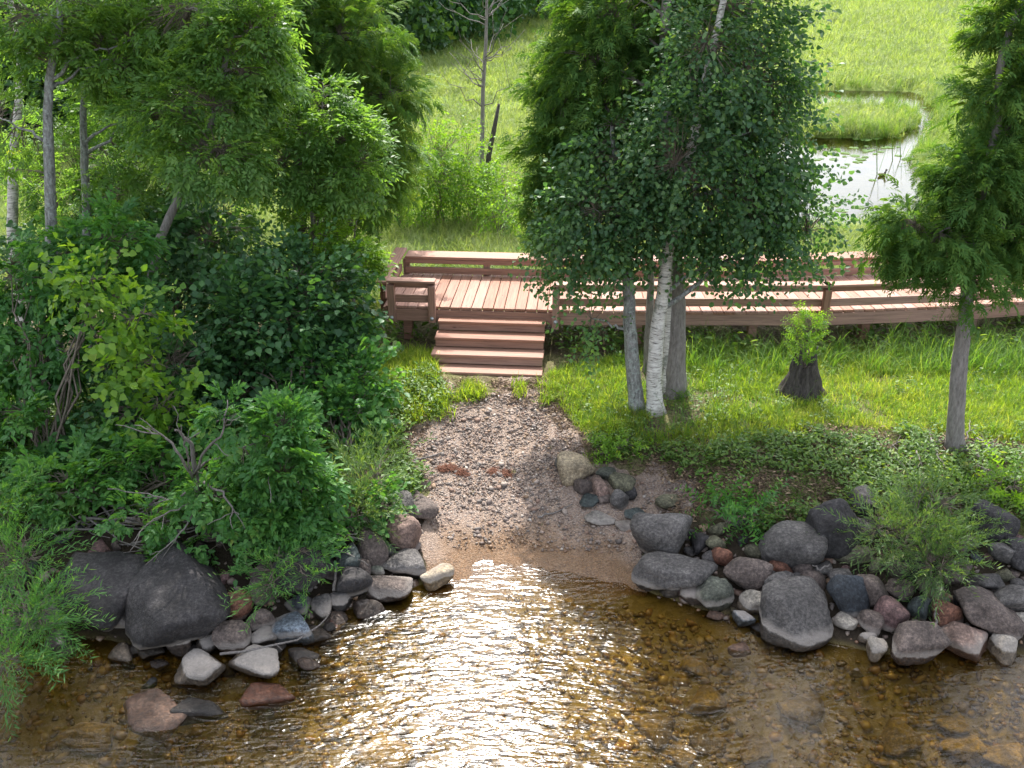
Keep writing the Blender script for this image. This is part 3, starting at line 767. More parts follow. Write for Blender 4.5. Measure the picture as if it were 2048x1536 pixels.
# ------------------------------------------------------------------ steps
sx0, sx1 = s_at_px(880), s_at_px(1092)
xa, ya, aa = edge((sx0 + sx1) / 2)
SW = sx1 - sx0
st = empty('wooden_steps', (xa, ya, .5), aa, label='four reddish brown wooden steps leading down from the boardwalk to the gravel', cat='steps')
ZT = [.945, .81, .675, .54]; NO = [-.215, -.465, -.715, -.965]
for k in range(4):
    w_ = SW + .012 * k
    xo = -.006 * k
    o = link('tread', bevel_box('tread', (w_, .27, .036), M['wood']), st); o.location = (xo, NO[k] + .135, ZT[k] - .018 - .5)
    if k < 3:
        o = link('riser', bevel_box('riser', (w_ - .02, .034, .096), M['wood_dark']), st); o.location = (xo, NO[k] + .036, ZT[k] - .0365 - .0485 - .5)
for sx_ in (-1, 1):
    mb = MB()
    prof = [(-.05, .90), (-.05, .52)]
    V = []
    for k in range(4): V += [(NO[k] + .05, ZT[k] - .04), (NO[k] + .05, ZT[k] - .137)]
    poly = [(-.06, ZT[0] - .04)] + V[:-1] + [(NO[3] + .05, .44), (-.06, .44)]
    xx = sx_ * (SW / 2 - .06)
    n = len(poly); A = [(xx - .02, p[0], p[1] - .5) for p in poly]; B = [(xx + .02, p[0], p[1] - .5) for p in poly]
    bm = bmesh.new(); va = [bm.verts.new(v) for v in A]; vb = [bm.verts.new(v) for v in B]
    bm.faces.new(va); bm.faces.new(vb[::-1])
    for k in range(n): bm.faces.new([va[k], vb[k], vb[(k + 1) % n], va[(k + 1) % n]][::-1])
    bmesh.ops.recalc_face_normals(bm, faces=bm.faces[:])
    me = bpy.data.meshes.new('stringer'); bm.to_mesh(me); bm.free(); me.materials.append(M['wood_dark'])
    link('stringer', me, st)
o = link('foot_block', bevel_box('foot_block', (SW - .1, .12, .13), M['wood_dark']), st); o.location = (0, NO[3] + .1, -.061)

# ------------------------------------------------------------------ boulders
def ico(sub):
    bm = bmesh.new(); bmesh.ops.create_icosphere(bm, subdivisions=sub, radius=1)
    V = np.array([v.co[:] for v in bm.verts]); T = np.array([[v.index for v in f.verts] for f in bm.faces]); bm.free(); return V, T
ICO = {k: ico(k) for k in (1, 2, 3, 4)}
def rock_shape(sub, seed, p=9, nplanes=12, rough=.05):
    r = np.random.default_rng(seed); V, T = ICO[sub]
    n = r.normal(size=(nplanes, 3)); n /= np.linalg.norm(n, axis=1)[:, None]
    n = np.vstack([n, [[0, 0, 1], [0, 0, -1]]]); o = r.uniform(.6, 1.0, len(n))
    if p >= 16: n = np.vstack([n, [[0, -.22, .975], [0, -.98, .2]]]); o = np.append(o, [.5, .78])
    a = np.maximum(V @ n.T, 0) / o[None]
    rad = (np.sum(a ** p, 1) + 1e-3) ** (-1 / p)
    P = V * np.clip(rad, .3, 1.6)[:, None]
    off = Vector(r.uniform(-50, 50, 3))
    d = np.array([mnoise.fractal(Vector(v) * 1.5 + off, .8, 2.2, 5) for v in P])
    P = P * (1 + rough * 1.6 * d)[:, None]
    lo, hi = P.min(0), P.max(0)
    return (P - (lo + hi) / 2) / ((hi - lo) / 2), T
def boulder(bb, colr, label, p=9, flat=None, sub=None, group='boulders and stones along the shore', floor=-.05, sink=.35, yaw=None, depth=.85):
    bx0, by0, bx1, by1 = bb
    cx, cyy = (bx0 + bx1) / 2, (by0 + by1) / 2
    g = ground(cx, by1 - .12 * (by1 - by0), 0, floor)
    sc = F / project(*g)[2]
    pit = math.atan2(CAMZ - g[2], g[1])
    W = (bx1 - bx0) / sc; hh = (by1 - by0) / sc
    D = depth * W
    Hh2 = hh * hh - (D * math.sin(pit)) ** 2
    Hz = math.sqrt(max(Hh2, 1e-4)) / math.cos(pit)
    lo, hi = .42 * W, .95 * W
    if flat: lo, hi = flat * W, flat * W
    Hz = min(max(Hz, lo), hi)
    D = math.sqrt(max(hh * hh - (Hz * math.cos(pit)) ** 2, (.5 * W * math.sin(pit)) ** 2)) / math.sin(pit)
    D = min(D, 1.5 * W)
    c = ground(cx, cyy, sink * Hz, floor)
    if 'half drowned' in label or 'awash' in label: c = at_z(cx, cyy, .045 - Hz / 2)
    seed = int(bx0 * 7 + by0 * 13)
    P, T = rock_shape(sub or (4 if bx1 - bx0 > 50 else 3), seed, p * 1.5)
    r = np.random.default_rng(seed)
    yw = r.uniform(-.5, .5) if yaw is None else yaw
    R = rotz(yw)
    tl = r.normal(0, .1, 2)
    Rx = np.array([[1, 0, 0], [0, math.cos(tl[0]), -math.sin(tl[0])], [0, math.sin(tl[0]), math.cos(tl[0])]])
    Q = (P @ Rx.T) @ R.T
    lo_, hi_ = Q.min(0), Q.max(0); Q = (Q - (lo_ + hi_) / 2) / ((hi_ - lo_) / 2)
    Q = Q * np.array([W, D, Hz]) / 2
    o = MB().add(Q, t=T).build('boulder' if W > .3 else 'stone', M['r_' + colr], smooth_=True, loc=tuple(c))
    props(o, label, 'boulder' if W > .3 else 'stone', group)
    return o
B = boulder
LB = [
    ((100, 1105, 290, 1248), 'charcoal', 'broad flat topped charcoal boulder below the driftwood pile', 11, .42),
    ((250, 1085, 478, 1282), 'charcoal', 'largest dark slab boulder on the left bank with a pale waterline', 12, .5),
    ((455, 1170, 510, 1238), 'redbrown', 'rusty red egg shaped stone standing against the largest dark slab', 5, None),
    ((560, 1072, 666, 1196), 'charcoal', 'tall dark boulder behind the feathery green willow sprig', 8, None),
    ((500, 1122, 576, 1216), 'brown', 'dark brown rounded boulder half hidden under the feathery willow sprig', 6, None),
    ((535, 1218, 634, 1282), 'bluegrey', 'speckled blue grey granite boulder at the left water edge', 9, None),
    ((496, 1212, 560, 1266), 'brown', 'dark brown stone between the rusty red stone and the blue granite', 7, None),
    ((430, 1245, 504, 1306), 'brown', 'rounded grey brown stone crossed by a long bent stick', 5, None),
    ((330, 1248, 388, 1308), 'brown', 'upright brown block leaning on the front of the largest slab', 10, None),
    ((385, 1268, 442, 1312), 'grey', 'light grey stone tucked behind the two pale water boulders', 8, None),
    ((345, 1303, 451, 1374), 'pale', 'left of the two pale boulders standing in the left shallows', 10, None),
    ((455, 1295, 568, 1367), 'pale', 'right of the two pale boulders standing in the left shallows', 10, None),
    ((217, 1290, 271, 1328), 'pale', 'small whitish stone alone in the water left of the brown block', 6, None),
    ((275, 1284, 331, 1320), 'grey', 'small grey stone in the water touching the brown block', 8, None),
    ((498, 1256, 556, 1302), 'grey', 'dull grey stone just below the speckled blue granite', 7, None),
    ((565, 1188, 622, 1228), 'navy', 'dark bluish stone peeking out above the speckled blue granite', 6, None),
    ((620, 1193, 663, 1240), 'grey', 'small oval grey stone with a pale rim right of the blue granite', 5, None),
    ((598, 1252, 673, 1294), 'grey', 'flat grey stone dipping into the water below the blue granite', 9, .35),
    ((574, 1294, 642, 1332), 'grey', 'wet stone with a dry light top beside the right pale boulder', 6, None),
    ((592, 1317, 642, 1347), 'brown', 'small wet stone with a pale dot on top in the left shallows', 5, None),
    ((238, 1372, 386, 1482), 'pink', 'large half drowned pinkish slab in the left shallows', 12, .35),
    ((345, 1402, 462, 1442), 'charcoal', 'dark awash stone with one pale tip beside the drowned slab', 7, .3),
    ((282, 1358, 314, 1380), 'navy', 'tiny dark stone breaking the surface above the drowned slab', 5, None),
    ((672, 1138, 746, 1203), 'charcoal', 'dark grey rounded boulder with a white streak near the dead stake', 5, None),
    ((728, 1142, 826, 1201), 'brown', 'smooth brown grey boulder lapped by the water left of the path', 5, None),
    ((762, 1093, 859, 1151), 'grey', 'wedge shaped light grey boulder at the left foot of the path', 10, None),
    ((714, 1062, 779, 1129), 'brown', 'dark brown ball shaped boulder below the leafy bank left of the path', 5, None),
    ((770, 1012, 844, 1101), 'pink', 'large pinkish brown boulder beside the left edge of the path', 7, None),
    ((800, 980, 879, 1036), 'brown', 'flat tilted brown slab on the gravel left of the path', 12, .35),
    ((778, 978, 832, 1052), 'grey', 'grey stone partly under leaves behind the tilted brown slab', 8, None),
    ((668, 1092, 724, 1152), 'teal', 'dark greenish boulder right of the dead upright stake', 6, None),
    ((711, 1120, 743, 1156), 'brown', 'small brown wedge stone among the left bank boulders', 8, None),
    ((738, 1126, 771, 1149), 'green', 'small lichen green stone left of the wedge shaped grey boulder', 6, None),
    ((840, 1130, 909, 1179), 'tan', 'tan half wet stone where the path meets the water', 7, None),
    ((704, 1197, 776, 1240), 'brown', 'glistening wet brown stone at the water edge below the smooth boulder', 5, None),
    ((655, 1183, 702, 1224), 'charcoal', 'black wet stone at the foot of the dead stake', 7, None),
    ((638, 1222, 696, 1256), 'brown', 'drowned brown stone beside the wet black stone', 6, .35),
    ((618, 1003, 656, 1037), 'pale', 'single pale stone among the leaves above the left boulders', 7, None),
    ((20, 1196, 150, 1268), 'grey', 'grey boulder behind the overhanging willow at the far left', 7, None),
    ((90, 1262, 160, 1310), 'grey', 'low grey stone in the water under the willow at the far left', 7, None),
    ((300, 1318, 340, 1345), 'brown', 'small sunken brown stone between the whitish stone and pale boulders', 6, None),
]
RB = [
    ((1258, 1018, 1383, 1131), 'grey', 'big rounded dark grey boulder at the right edge of the landing', 6, None),
    ((1262, 1105, 1433, 1191), 'grey', 'long slanted grey boulder overhanging the water right of the landing', 10, None),
    ((1444, 1105, 1541, 1179), 'brown', 'smooth purplish brown dome shaped boulder on the right bank', 5, None),
    ((1390, 1160, 1469, 1219), 'green', 'greenish grey rounded stone below the purplish dome boulder', 6, None),
    ((1520, 1170, 1666, 1288), 'grey', 'large grey boulder with a dark top and pale foot in the right shallows', 10, .66),
    ((1655, 1147, 1738, 1226), 'navy', 'blackish blue pyramid shaped boulder beside the large grey one', 9, None),
    ((1477, 1181, 1536, 1227), 'cream', 'cream coloured stone left of the large grey boulder', 7, None),
    ((1530, 1148, 1592, 1206), 'grey', 'grey rounded stone behind the left shoulder of the large grey boulder', 5, None),
    ((1520, 1047, 1651, 1131), 'grey', 'lichen flecked grey boulder in the middle of the right bank', 7, None),
    ((1618, 1005, 1727, 1107), 'charcoal', 'large charcoal boulder below the weeds on the right bank', 9, None),
    ((1690, 965, 1749, 1042), 'charcoal', 'upright charcoal boulder highest on the right bank', 9, None),
    ((1748, 1197, 1827, 1263), 'maroon', 'smooth maroon boulder in the middle of the right rocks', 7, None),
    ((1811, 1186, 1863, 1241), 'teal', 'round dark slate stone right of the maroon boulder', 5, None),
    ((1860, 1203, 1930, 1259), 'redbrown', 'rust brown stone leaning against the big flat boulder at right', 7, None),
    ((1912, 1168, 2041, 1270), 'brown', 'big flat grey brown boulder near the right edge', 10, .5),
    ((1775, 1235, 1888, 1326), 'brown', 'angular grey brown boulder at the water with a pale lower rim', 13, None),
    ((1875, 1245, 1984, 1321), 'pink', 'boulder with a pinkish band standing in the right shallows', 10, None),
    ((1983, 1266, 2036, 1326), 'cream', 'whitish upright stone at the water near the right edge', 6, None),
    ((1664, 1228, 1719, 1261), 'cream', 'small cream stone just right of the large grey boulder', 6, None),
    ((1717, 1216, 1766, 1269), 'brown', 'brown oval stone left of the maroon boulder', 6, None),
    ((1735, 1275, 1779, 1320), 'cream', 'pale stone at the left foot of the angular boulder', 7, None),
    ((1715, 1258, 1753, 1285), 'pale', 'small light stone between the cream stone and the angular boulder', 6, None),
    ((1465, 1221, 1509, 1256), 'bluegrey', 'small shiny blue white stone at the waterline', 10, None),
    ((1411, 1217, 1452, 1241), 'pink', 'small pinkish stone awash below the greenish stone', 6, None),
    ((1454, 1287, 1501, 1312), 'pink', 'lone pale pink stone out in the right shallows', 6, .4),
    ((1583, 1121, 1626, 1152), 'brown', 'left of two small round stones under the lichen flecked boulder', 5, None),
    ((1624, 1124, 1667, 1150), 'grey', 'right of two small round stones under the lichen flecked boulder', 5, None),
    ((1714, 1150, 1784, 1212), 'brown', 'grey brown boulder between the blackish pyramid and the maroon boulder', 7, None),
    ((1764, 1160, 1834, 1202), 'brown', 'low brown stone above the round slate stone', 6, None),
    ((1935, 1138, 2007, 1182), 'grey', 'long grey stone above the big flat boulder at right', 6, None),
    ((1944, 1010, 2042, 1088), 'charcoal', 'dark boulder with a tan weathered top near the right edge', 8, None),
    ((1974, 1083, 2022, 1128), 'grey', 'small grey stone below the tan topped dark boulder', 6, None),
    ((2016, 1078, 2076, 1142), 'charcoal', 'dark boulder cut by the right picture edge', 7, None),
    ((1668, 1090, 1742, 1126), 'olive', 'flat mossy stone under the large charcoal boulder', 8, .4),
    ((1572, 1146, 1628, 1176), 'grey', 'flat grey stone just above the top of the large grey boulder', 6, None),
    ((1424, 1095, 1466, 1132), 'redbrown', 'small reddish stone behind the long slanted boulder', 7, None),
    ((1384, 1064, 1422, 1106), 'charcoal', 'small dark stone touching the big rounded boulder', 7, None),
    ((1409, 1068, 1452, 1106), 'olive', 'small olive stone below the spiky weeds on the right bank', 6, None),
    ((1404, 1100, 1434, 1132), 'grey', 'tiny grey stone wedged behind the long slanted boulder', 8, None),
    ((1988, 1168, 2070, 1232), 'grey', 'grey boulder overlapping the right edge of the picture', 7, None),
    ((1698, 1337, 1727, 1354), 'pale', 'tiny white stone poking out of the right shallows', 8, .5),
    ((1655, 1135, 1705, 1172), 'grey', 'light grey stone behind the blackish pyramid boulder', 7, None),
    ((1836, 1150, 1888, 1206), 'olive', 'mossy dark stone under the hanging willow on the right', 7, None),
    ((1880, 1120, 1940, 1170), 'brown', 'brown stone in shade under the hanging willow on the right', 7, None),
    ((1800, 1110, 1850, 1160), 'charcoal', 'dark stone deepest under the hanging willow on the right', 7, None),
    ((2020, 1226, 2066, 1264), 'cream', 'pale stone just right of the big flat boulder', 7, None),
    ((1540, 1118, 1586, 1150), 'redbrown', 'reddish stone behind the purplish dome boulder', 7, None),
    ((1112, 906, 1191, 964), 'tan', 'large yellowish tan boulder on the right side of the path', 6, None),
    ((1108, 905, 1152, 932), 'grey', 'small grey stone behind the tan boulder on the path', 7, None),
    ((1190, 935, 1233, 961), 'green', 'angular lichen grey stone right of the tan boulder', 11, None),
    ((1147, 953, 1196, 986), 'brown', 'tilted brown stone below the tan boulder', 9, None),
    ((1181, 953, 1219, 993), 'pink', 'rounded pinkish stone in the cluster below the tan boulder', 6, None),
    ((1216, 949, 1271, 986), 'olive', 'mossy brown block at the right of the path cluster', 11, None),
    ((1158, 985, 1202, 1014), 'teal', 'flat grey green stone lying in the gravel', 11, .3),
    ((1194, 989, 1232, 1008), 'brown', 'low dark brown stone under the pinkish one', 9, .4),
    ((1219, 981, 1260, 1019), 'grey', 'grey wedge stone pointing up at the cluster foot', 12, None),
    ((1249, 967, 1274, 1000), 'charcoal', 'small dark stone under the mossy brown block', 9, None),
    ((1309, 987, 1364, 1020), 'olive', 'low olive stone on gravel above the big rounded boulder', 5, .45),
    ((1168, 1020, 1232, 1050), 'pale', 'flat pale stone sunk in the gravel', 11, .25),
    ((1247, 1014, 1292, 1042), 'teal', 'dark green flat stone left of the big rounded boulder', 10, .35),
    ((1229, 1041, 1277, 1062), 'brown', 'flat dull stone at the left foot of the big rounded boulder', 10, .3),
]
for bb, c_, lab, p_, fl in LB + RB: boulder(bb, c_, lab, p_, fl)
SUBM = [((1362, 1308, 1427, 1352), 'pale yellow drowned stone nearest the lone pale pink stone'), ((1368, 1368, 1452, 1424), 'large yellowish drowned stone with a glint on top'), ((1278, 1428, 1352, 1492), 'left of three round drowned stones near the bottom'),
        ((1378, 1452, 1452, 1504), 'middle of three round drowned stones near the bottom'), ((1336, 1488, 1397, 1540), 'lowest of three round drowned stones near the bottom'), ((1478, 1466, 1545, 1524), 'olive drowned stone right of the three round ones'),
        ((1866, 1428, 1934, 1474), 'drowned greenish stone upper of the right corner pair'), ((1756, 1438, 1842, 1502), 'wide drowned stone left of the right corner pair'), ((1876, 1468, 1964, 1524), 'drowned greenish stone lower of the right corner pair'),
        ((716, 1466, 834, 1550), 'large yellow drowned slab at the bottom left of the glare'), ((488, 1368, 594, 1424), 'reddish drowned stone right of the awash dark stone'), ((1958, 1488, 2060, 1550), 'drowned stone in the bottom right corner'),
        ((1556, 1382, 1654, 1444), 'drowned stone below the large grey boulder'), ((120, 1440, 230, 1500), 'dim drowned stone near the bottom left corner')]
for bb, lab in SUBM: boulder(bb, 'bed' if 'reddish' not in lab else 'redbrown', lab, 6, .4, floor=None, sink=.3, group='stones lying under the water')

COBM = [M['r_' + k] for k in ('charcoal', 'grey', 'brown', 'teal', 'maroon', 'olive', 'grey', 'brown')]
cobs = []
for k_ in range(8):
    P, T = rock_shape(2, 900 + k_, 11, 10, .05); cobs.append(MB().add(P * np.array([.5, .42, .33]), t=T).mesh('cobble', COBM[k_], True))
for side, (bandp, n_) in enumerate(zip(BANK, (150, 190))):
    cp = world_in_px(n_ * 6, -6.5, 7.5, 6.0, 10.5, bandp)[:n_]
    for q_ in cp:
        if q_[2] < -.12: continue
        o = link('cobble', cobs[int(rng.integers(8))]); s_ = float(np.clip(rng.lognormal(-1.95, .4), .07, .3)); o.scale = (s_, s_, s_); o.location = (q_[0], q_[1], q_[2] + .06 * s_); o.rotation_euler = (rng.normal(0, .3), rng.normal(0, .3), rng.uniform(0, 6.28))
        nb_ = min((x_ for x_ in bpy.data.objects if x_.get('group') == 'boulders and stones along the shore'), key=lambda x_: (x_.location - o.location).length)
        sh_ = []
        for w_ in nb_['label'].split():
            if w_ in ('with', 'in', 'at', 'on', 'below', 'beside', 'behind', 'between', 'under', 'above', 'against', 'among', 'standing', 'right', 'left', 'near', 'where', 'just', 'of', 'half', 'leaning', 'crossed', 'tucked', 'touching', 'peeking', 'dipping', 'breaking', 'lapped', 'partly', 'overhanging', 'poking', 'cut', 'overlapping', 'alone', 'awash', 'out', 'wedged', 'deepest', 'highest', 'lying', 'pointing', 'sunk') and len(sh_) > 1: break
            sh_.append(w_)
        cn_ = o.data.materials[0].name.split('_')[1]
        props(o, ('small ' + cn_ + ' cobble beside the ' + ' '.join(sh_[:8]) + (' on the left bank', ' on the right bank')[side]), 'cobble', ('cobbles of the left bank', 'cobbles of the right bank')[side])

# gravel: the larger stones as parts of the path, the rest joined
def pebble_proto(seed, mat):
    P, T = rock_shape(1, seed, 6, 8, .02); r = np.random.default_rng(seed)
    return MB().add(P * np.array([1, r.uniform(.6, .95), r.uniform(.4, .65)]) * .5, t=T, tint=r.uniform()).mesh('pebble', mat, True, tint=True)
pp = [pebble_proto(s_, M['pebble']) for s_ in range(40, 48)]
bp = [pebble_proto(s_, M['bedpebble']) for s_ in range(50, 58)]
UPPER = [(880, 790), (1090, 790), (1150, 880), (1180, 930), (1120, 990), (1150, 1050), (1250, 1060), (1290, 1000), (1270, 960), (1390, 960), (1400, 1010), (1280, 1110), (900, 1100), (850, 1040), (860, 980), (800, 920), (830, 830)]
pw = world_in_px(42000, -1.6, 2.6, 7.6, 11.4, UPPER)
py2 = project(*pw.T)[1]
keep = rng.uniform(size=len(pw)) < np.clip(1.15 - smooth(930, 1060, py2) * .75, .2, 1)
pw = pw[keep]; zoff = .012
scale_ = np.clip(rng.lognormal(-4.05, .5, len(pw)), .009, .085)
pw[:, 2] += zoff + scale_ * .1
big = np.argsort(-scale_)[:300]
rest = np.setdiff1d(np.arange(len(pw)), big)
for k in big:
    o = link('pebble', pp[int(rng.integers(len(pp)))], path); o.location = pw[k]; o.scale = (scale_[k],) * 3; o.rotation_euler = (rng.normal(0, .25), rng.normal(0, .25), rng.uniform(0, 6.28))
scatter('gravel', pw[rest], scale_[rest], pp, 'loose mixed gravel covering the landing path', parent=path, tilt=.3)
sp_ = np.vstack([world_in_px(5000, -6.5, 7.5, 6.0, 10.5, b_) for b_ in BANK]); sp_ = sp_[sp_[:, 2] < .3]
scatter('shore_pebbles', sp_, np.clip(rng.lognormal(-3.0, .45, len(sp_)), .02, .12), pp, 'small dark pebbles filling the gaps between the shore boulders', tilt=.3)
x = rng.uniform(-5.5, 6, 22000); y = rng.uniform(4.3, 8.8, 22000); z = H(x, y); k = (z < -.05) & (z > -.6)
sc_ = np.clip(rng.lognormal(-3.0, .45, k.sum()), .02, .13)
scatter('bed_gravel', np.stack([x, y, z], -1)[k], sc_, bp, 'golden brown gravel on the lake bed under clear water', tilt=.3)

# ------------------------------------------------------------------ foliage
def leaf(L, Wd, n_pts=6):
    if n_pts == 4: return np.array([[0, 0, 0], [.45 * L, Wd / 2, .08 * L], [L, 0, -.05 * L], [.45 * L, -Wd / 2, .08 * L]]), [[0, 3, 2, 1]]
    return np.array([[0, 0, 0], [.3 * L, Wd / 2, .07 * L], [.68 * L, Wd * .36, .05 * L], [L, 0, -.1 * L], [.68 * L, -Wd * .36, .05 * L], [.3 * L, -Wd / 2, .07 * L]]), [[0, 3, 2, 1], [0, 5, 4, 3]]
def frame(d, roll=0.0, up=(0, 0, 1.0)):
    d = np.asarray(d, float); d = d / (np.linalg.norm(d) + 1e-9)
    y = np.cross(up, d); n = np.linalg.norm(y)
    y = y / n if n > 1e-4 else np.array([0, 1.0, 0]); z = np.cross(d, y)
    c, s_ = math.cos(roll), math.sin(roll)
    return np.stack([d, y * c + z * s_, z * c - y * s_], -1)
def spray(kind, seed):
    """one twig with its leaves, growing along +X, about half a metre long"""
    r = np.random.default_rng(seed); m = MB()
    if kind == 'broad':      # birch: ovate hanging leaves along a drooping twig
        for k in range(17):
            t = (k + .5) / 17; b_ = np.array([.5 * t, r.normal(0, .05), -.16 * t * t + r.normal(0, .04)])
            sd_ = 1 if k % 2 else -1
            V, q = leaf(r.uniform(.05, .075), r.uniform(.04, .058))
            d = np.array([.5, sd_ * r.uniform(.3, 1.0), r.uniform(-.9, .1)])
            m.add(V @ frame(d, r.normal(0, .7)).T + b_, q, tint=r.uniform())
    elif kind == 'round':    # alder: larger roundish leaves held flat
        for k in range(13):
            t = (k + .5) / 13; b_ = np.array([.45 * t, r.normal(0, .06), r.normal(0, .05)])
            sd_ = 1 if k % 2 else -1
            V, q = leaf(r.uniform(.075, .11), r.uniform(.065, .095))
            d = np.array([.4, sd_ * r.uniform(.4, 1.0), r.uniform(-.5, .25)])
            m.add(V @ frame(d, r.normal(0, .45)).T + b_, q, tint=r.uniform())
    elif kind in ('ash', 'boxelder'):
        nf = 5 if kind == 'ash' else 6
        for f_ in range(nf):
            az = r.uniform(-1.5, 1.5); el = r.uniform(-.1, .6)
            d0 = np.array([math.cos(az) * math.cos(el), math.sin(az) * math.cos(el), math.sin(el)])
            b0 = np.array([.18 * f_ / nf + .05, 0, 0]); L = r.uniform(.2, .3) if kind == 'ash' else r.uniform(.14, .2)
            tt = r.uniform()
            def pt(t): return b0 + d0 * L * t + np.array([0, 0, -.09 * t * t])
            npair = 3 if kind == 'ash' else 2
            side = np.cross([0, 0, 1.0], d0); side /= np.linalg.norm(side) + 1e-6
            ll, lw = ((.085, .032) if kind == 'ash' else (.085, .048))
            for k in range(npair):
                t = .35 + .55 * k / npair
                for sg in (-1, 1):
                    V, q = leaf(ll * r.uniform(.8, 1.15), lw * r.uniform(.85, 1.15), 4 if kind == 'ash' else 6)
                    d = d0 * .6 + side * sg * .8 + np.array([0, 0, r.uniform(-.65, -.1)])
                    m.add(V @ frame(d, r.normal(0, .35)).T + pt(t), q, tint=np.clip(tt * .6 + .4 * r.uniform(), 0, 1))
            V, q = leaf(ll * 1.15, lw * 1.1, 4 if kind == 'ash' else 6)
            m.add(V @ frame(d0 + np.array([0, 0, -.5]), r.normal(0, .3)).T + pt(1), q, tint=tt)
    elif kind == 'cedar':    # flat drooping fans of fine scale-leaved twigs
        for f_ in range(6):
            az = r.uniform(-1.0, 1.0); dr = r.uniform(.1, .9)
            d0 = frame([math.cos(az), math.sin(az), -dr * .6], r.normal(0, .6)); b0 = np.array([.075 * f_, r.normal(0, .02), r.normal(0, .02)]); tt = r.uniform()
            L = r.uniform(.13, .22)
            for k in range(9):
                t = k / 9; b_ = np.array([L * t, 0, -.1 * t * t]); sg = 1 if k % 2 else -1
                for j in range(2):
                    ll = L * (.62 - .34 * t) * r.uniform(.7, 1.1); a = sg * (.4 + .6 * j)
                    V = np.array([[0, -ll * .02, 0], [ll * .55, ll * .15, .02 * ll], [ll, -ll * .05, -.2 * ll]])
                    V = V @ rotz(a).T + b_
                    m.add(V @ d0.T + b0, None, [[0, 2, 1]], tint=np.clip(.55 * tt + .45 * r.uniform() + .1 * t, 0, 1))
    elif kind == 'willow':
        for k in range(26):
            t = (k + .5) / 26; b_ = np.array([.5 * t, r.normal(0, .012), -.08 * t * t])
            V, q = leaf(r.uniform(.06, .1), r.uniform(.009, .015), 4)
            d = np.array([.75, r.uniform(-1, 1), r.uniform(-.4, .7)])
            m.add(V @ frame(d, r.normal(0, .8)).T + b_, q, tint=r.uniform())
    elif kind == 'weed':     # upright stem with whorled leaves, along +X as well
        for k in range(16):
            t = (k + 1) / 16; a = k * 2.4
            V, q = leaf(r.uniform(.06, .1) * (1.2 - .5 * t), r.uniform(.022, .034))
            d = np.array([.35, math.cos(a), math.sin(a)])
            m.add(V @ frame(d, r.normal(0, .3), up=(1, 0, .01)).T + np.array([.4 * t, 0, 0]), q, tint=r.uniform())
    elif kind == 'clump':    # far foliage
        for k in range(46):
            b_ = r.normal(0, .16, 3) + np.array([.2, 0, 0]); V, q = leaf(r.uniform(.1, .17), r.uniform(.07, .11), 4)
            m.add(V @ frame(r.normal(size=3) + np.array([.2, 0, -.4]), r.uniform(0, 3)).T + b_, q, tint=r.uniform())
    return m
SPR = {}
def protos(kind):
    if kind not in SPR: SPR[kind] = [spray(kind, 100 + k) for k in range(6)]
    return SPR[kind]
TRIS = 0
SPLIT_MESH = {}
def foliage(name, P, Dv, kind, scl, mat, parent, split=0, roll=.5, tint_shift=None):
    """leaf twigs at P along Dv, joined into one part; the split nearest ones in view stay single parts"""
    global TRIS
    P = np.asarray(P, float); n = len(P)
    pr = protos(kind); which = rng.integers(0, len(pr), n)
    Dv = Dv / (np.linalg.norm(Dv, axis=1)[:, None] + 1e-9)
    rl = rng.normal(0, roll, n); sc_ = scl * rng.uniform(.6, 1.3, n)
    qx, qy, dp = project(P[:, 0], P[:, 1], P[:, 2])
    single = np.zeros(n, bool)
    if split:
        vis = np.where((qx > 20) & (qx < 2030) & (qy > 10) & (qy < 1500))[0]
        single[vis[np.argsort(dp[vis])[:split]]] = True
    m = MB()
    Y = np.cross(np.array([[0, 0, 1.0]]), Dv); nn = np.linalg.norm(Y, axis=1); Y[nn < 1e-3] = (0, 1, 0); Y /= np.linalg.norm(Y, axis=1)[:, None]
    Z = np.cross(Dv, Y); c, s_ = np.cos(rl)[:, None], np.sin(rl)[:, None]
    R = np.stack([Dv, Y * c + Z * s_, Z * c - Y * s_], -1)
    org = np.array(parent.location) if parent is not None else np.zeros(3)
    for k, p_ in enumerate(pr):
        V = np.vstack(p_.v); Q = np.vstack(p_.q) if p_.q else np.zeros((0, 4), int); Tt = np.vstack(p_.t) if p_.t else np.zeros((0, 3), int); a = np.concatenate(p_.a)
        ids = np.where((which == k) & ~single)[0]
        if len(ids) == 0: continue
        W_ = np.einsum('nij,vj->nvi', R[ids], V) * sc_[ids][:, None, None] + P[ids][:, None] - org
        o_ = (np.arange(len(ids)) * len(V))[:, None, None]
        q_ = (Q[None] + o_).reshape(-1, 4); t_ = (Tt[None] + o_).reshape(-1, 3)
        tn = np.clip(a[None] * .75 + rng.uniform(-.02, .28, len(ids))[:, None], 0, 1).ravel()
        m.add(W_.reshape(-1, 3), q_, t_, tint=tn); TRIS += 2 * len(q_) + len(t_)
    if m.n:
        o = m.build(name, mat, parent, tint=True); props(o, kind='stuff')
    from mathutils import Matrix
    for idx in np.where(single)[0]:
        key = (kind, int(which[idx]), mat.name)
        if key not in SPLIT_MESH:
            sp_ = spray(kind, 100 + int(which[idx])); VV = np.vstack(sp_.v); x1 = float(VV[:, 0].max()) * .8
            sp_.tube(curve([-.04, 0, 0], [x1, 0, -.1 * x1], 0, 5), np.linspace(.005, .002, 5), 3, tint=.4)
            SPLIT_MESH[key] = sp_.mesh('leaf_spray', mat, tint=True)
        o = link('leaf_spray', SPLIT_MESH[key], parent)
        o.location = P[idx] - org; o.rotation_euler = Matrix(R[idx].tolist()).to_euler(); o.scale = (sc_[idx],) * 3

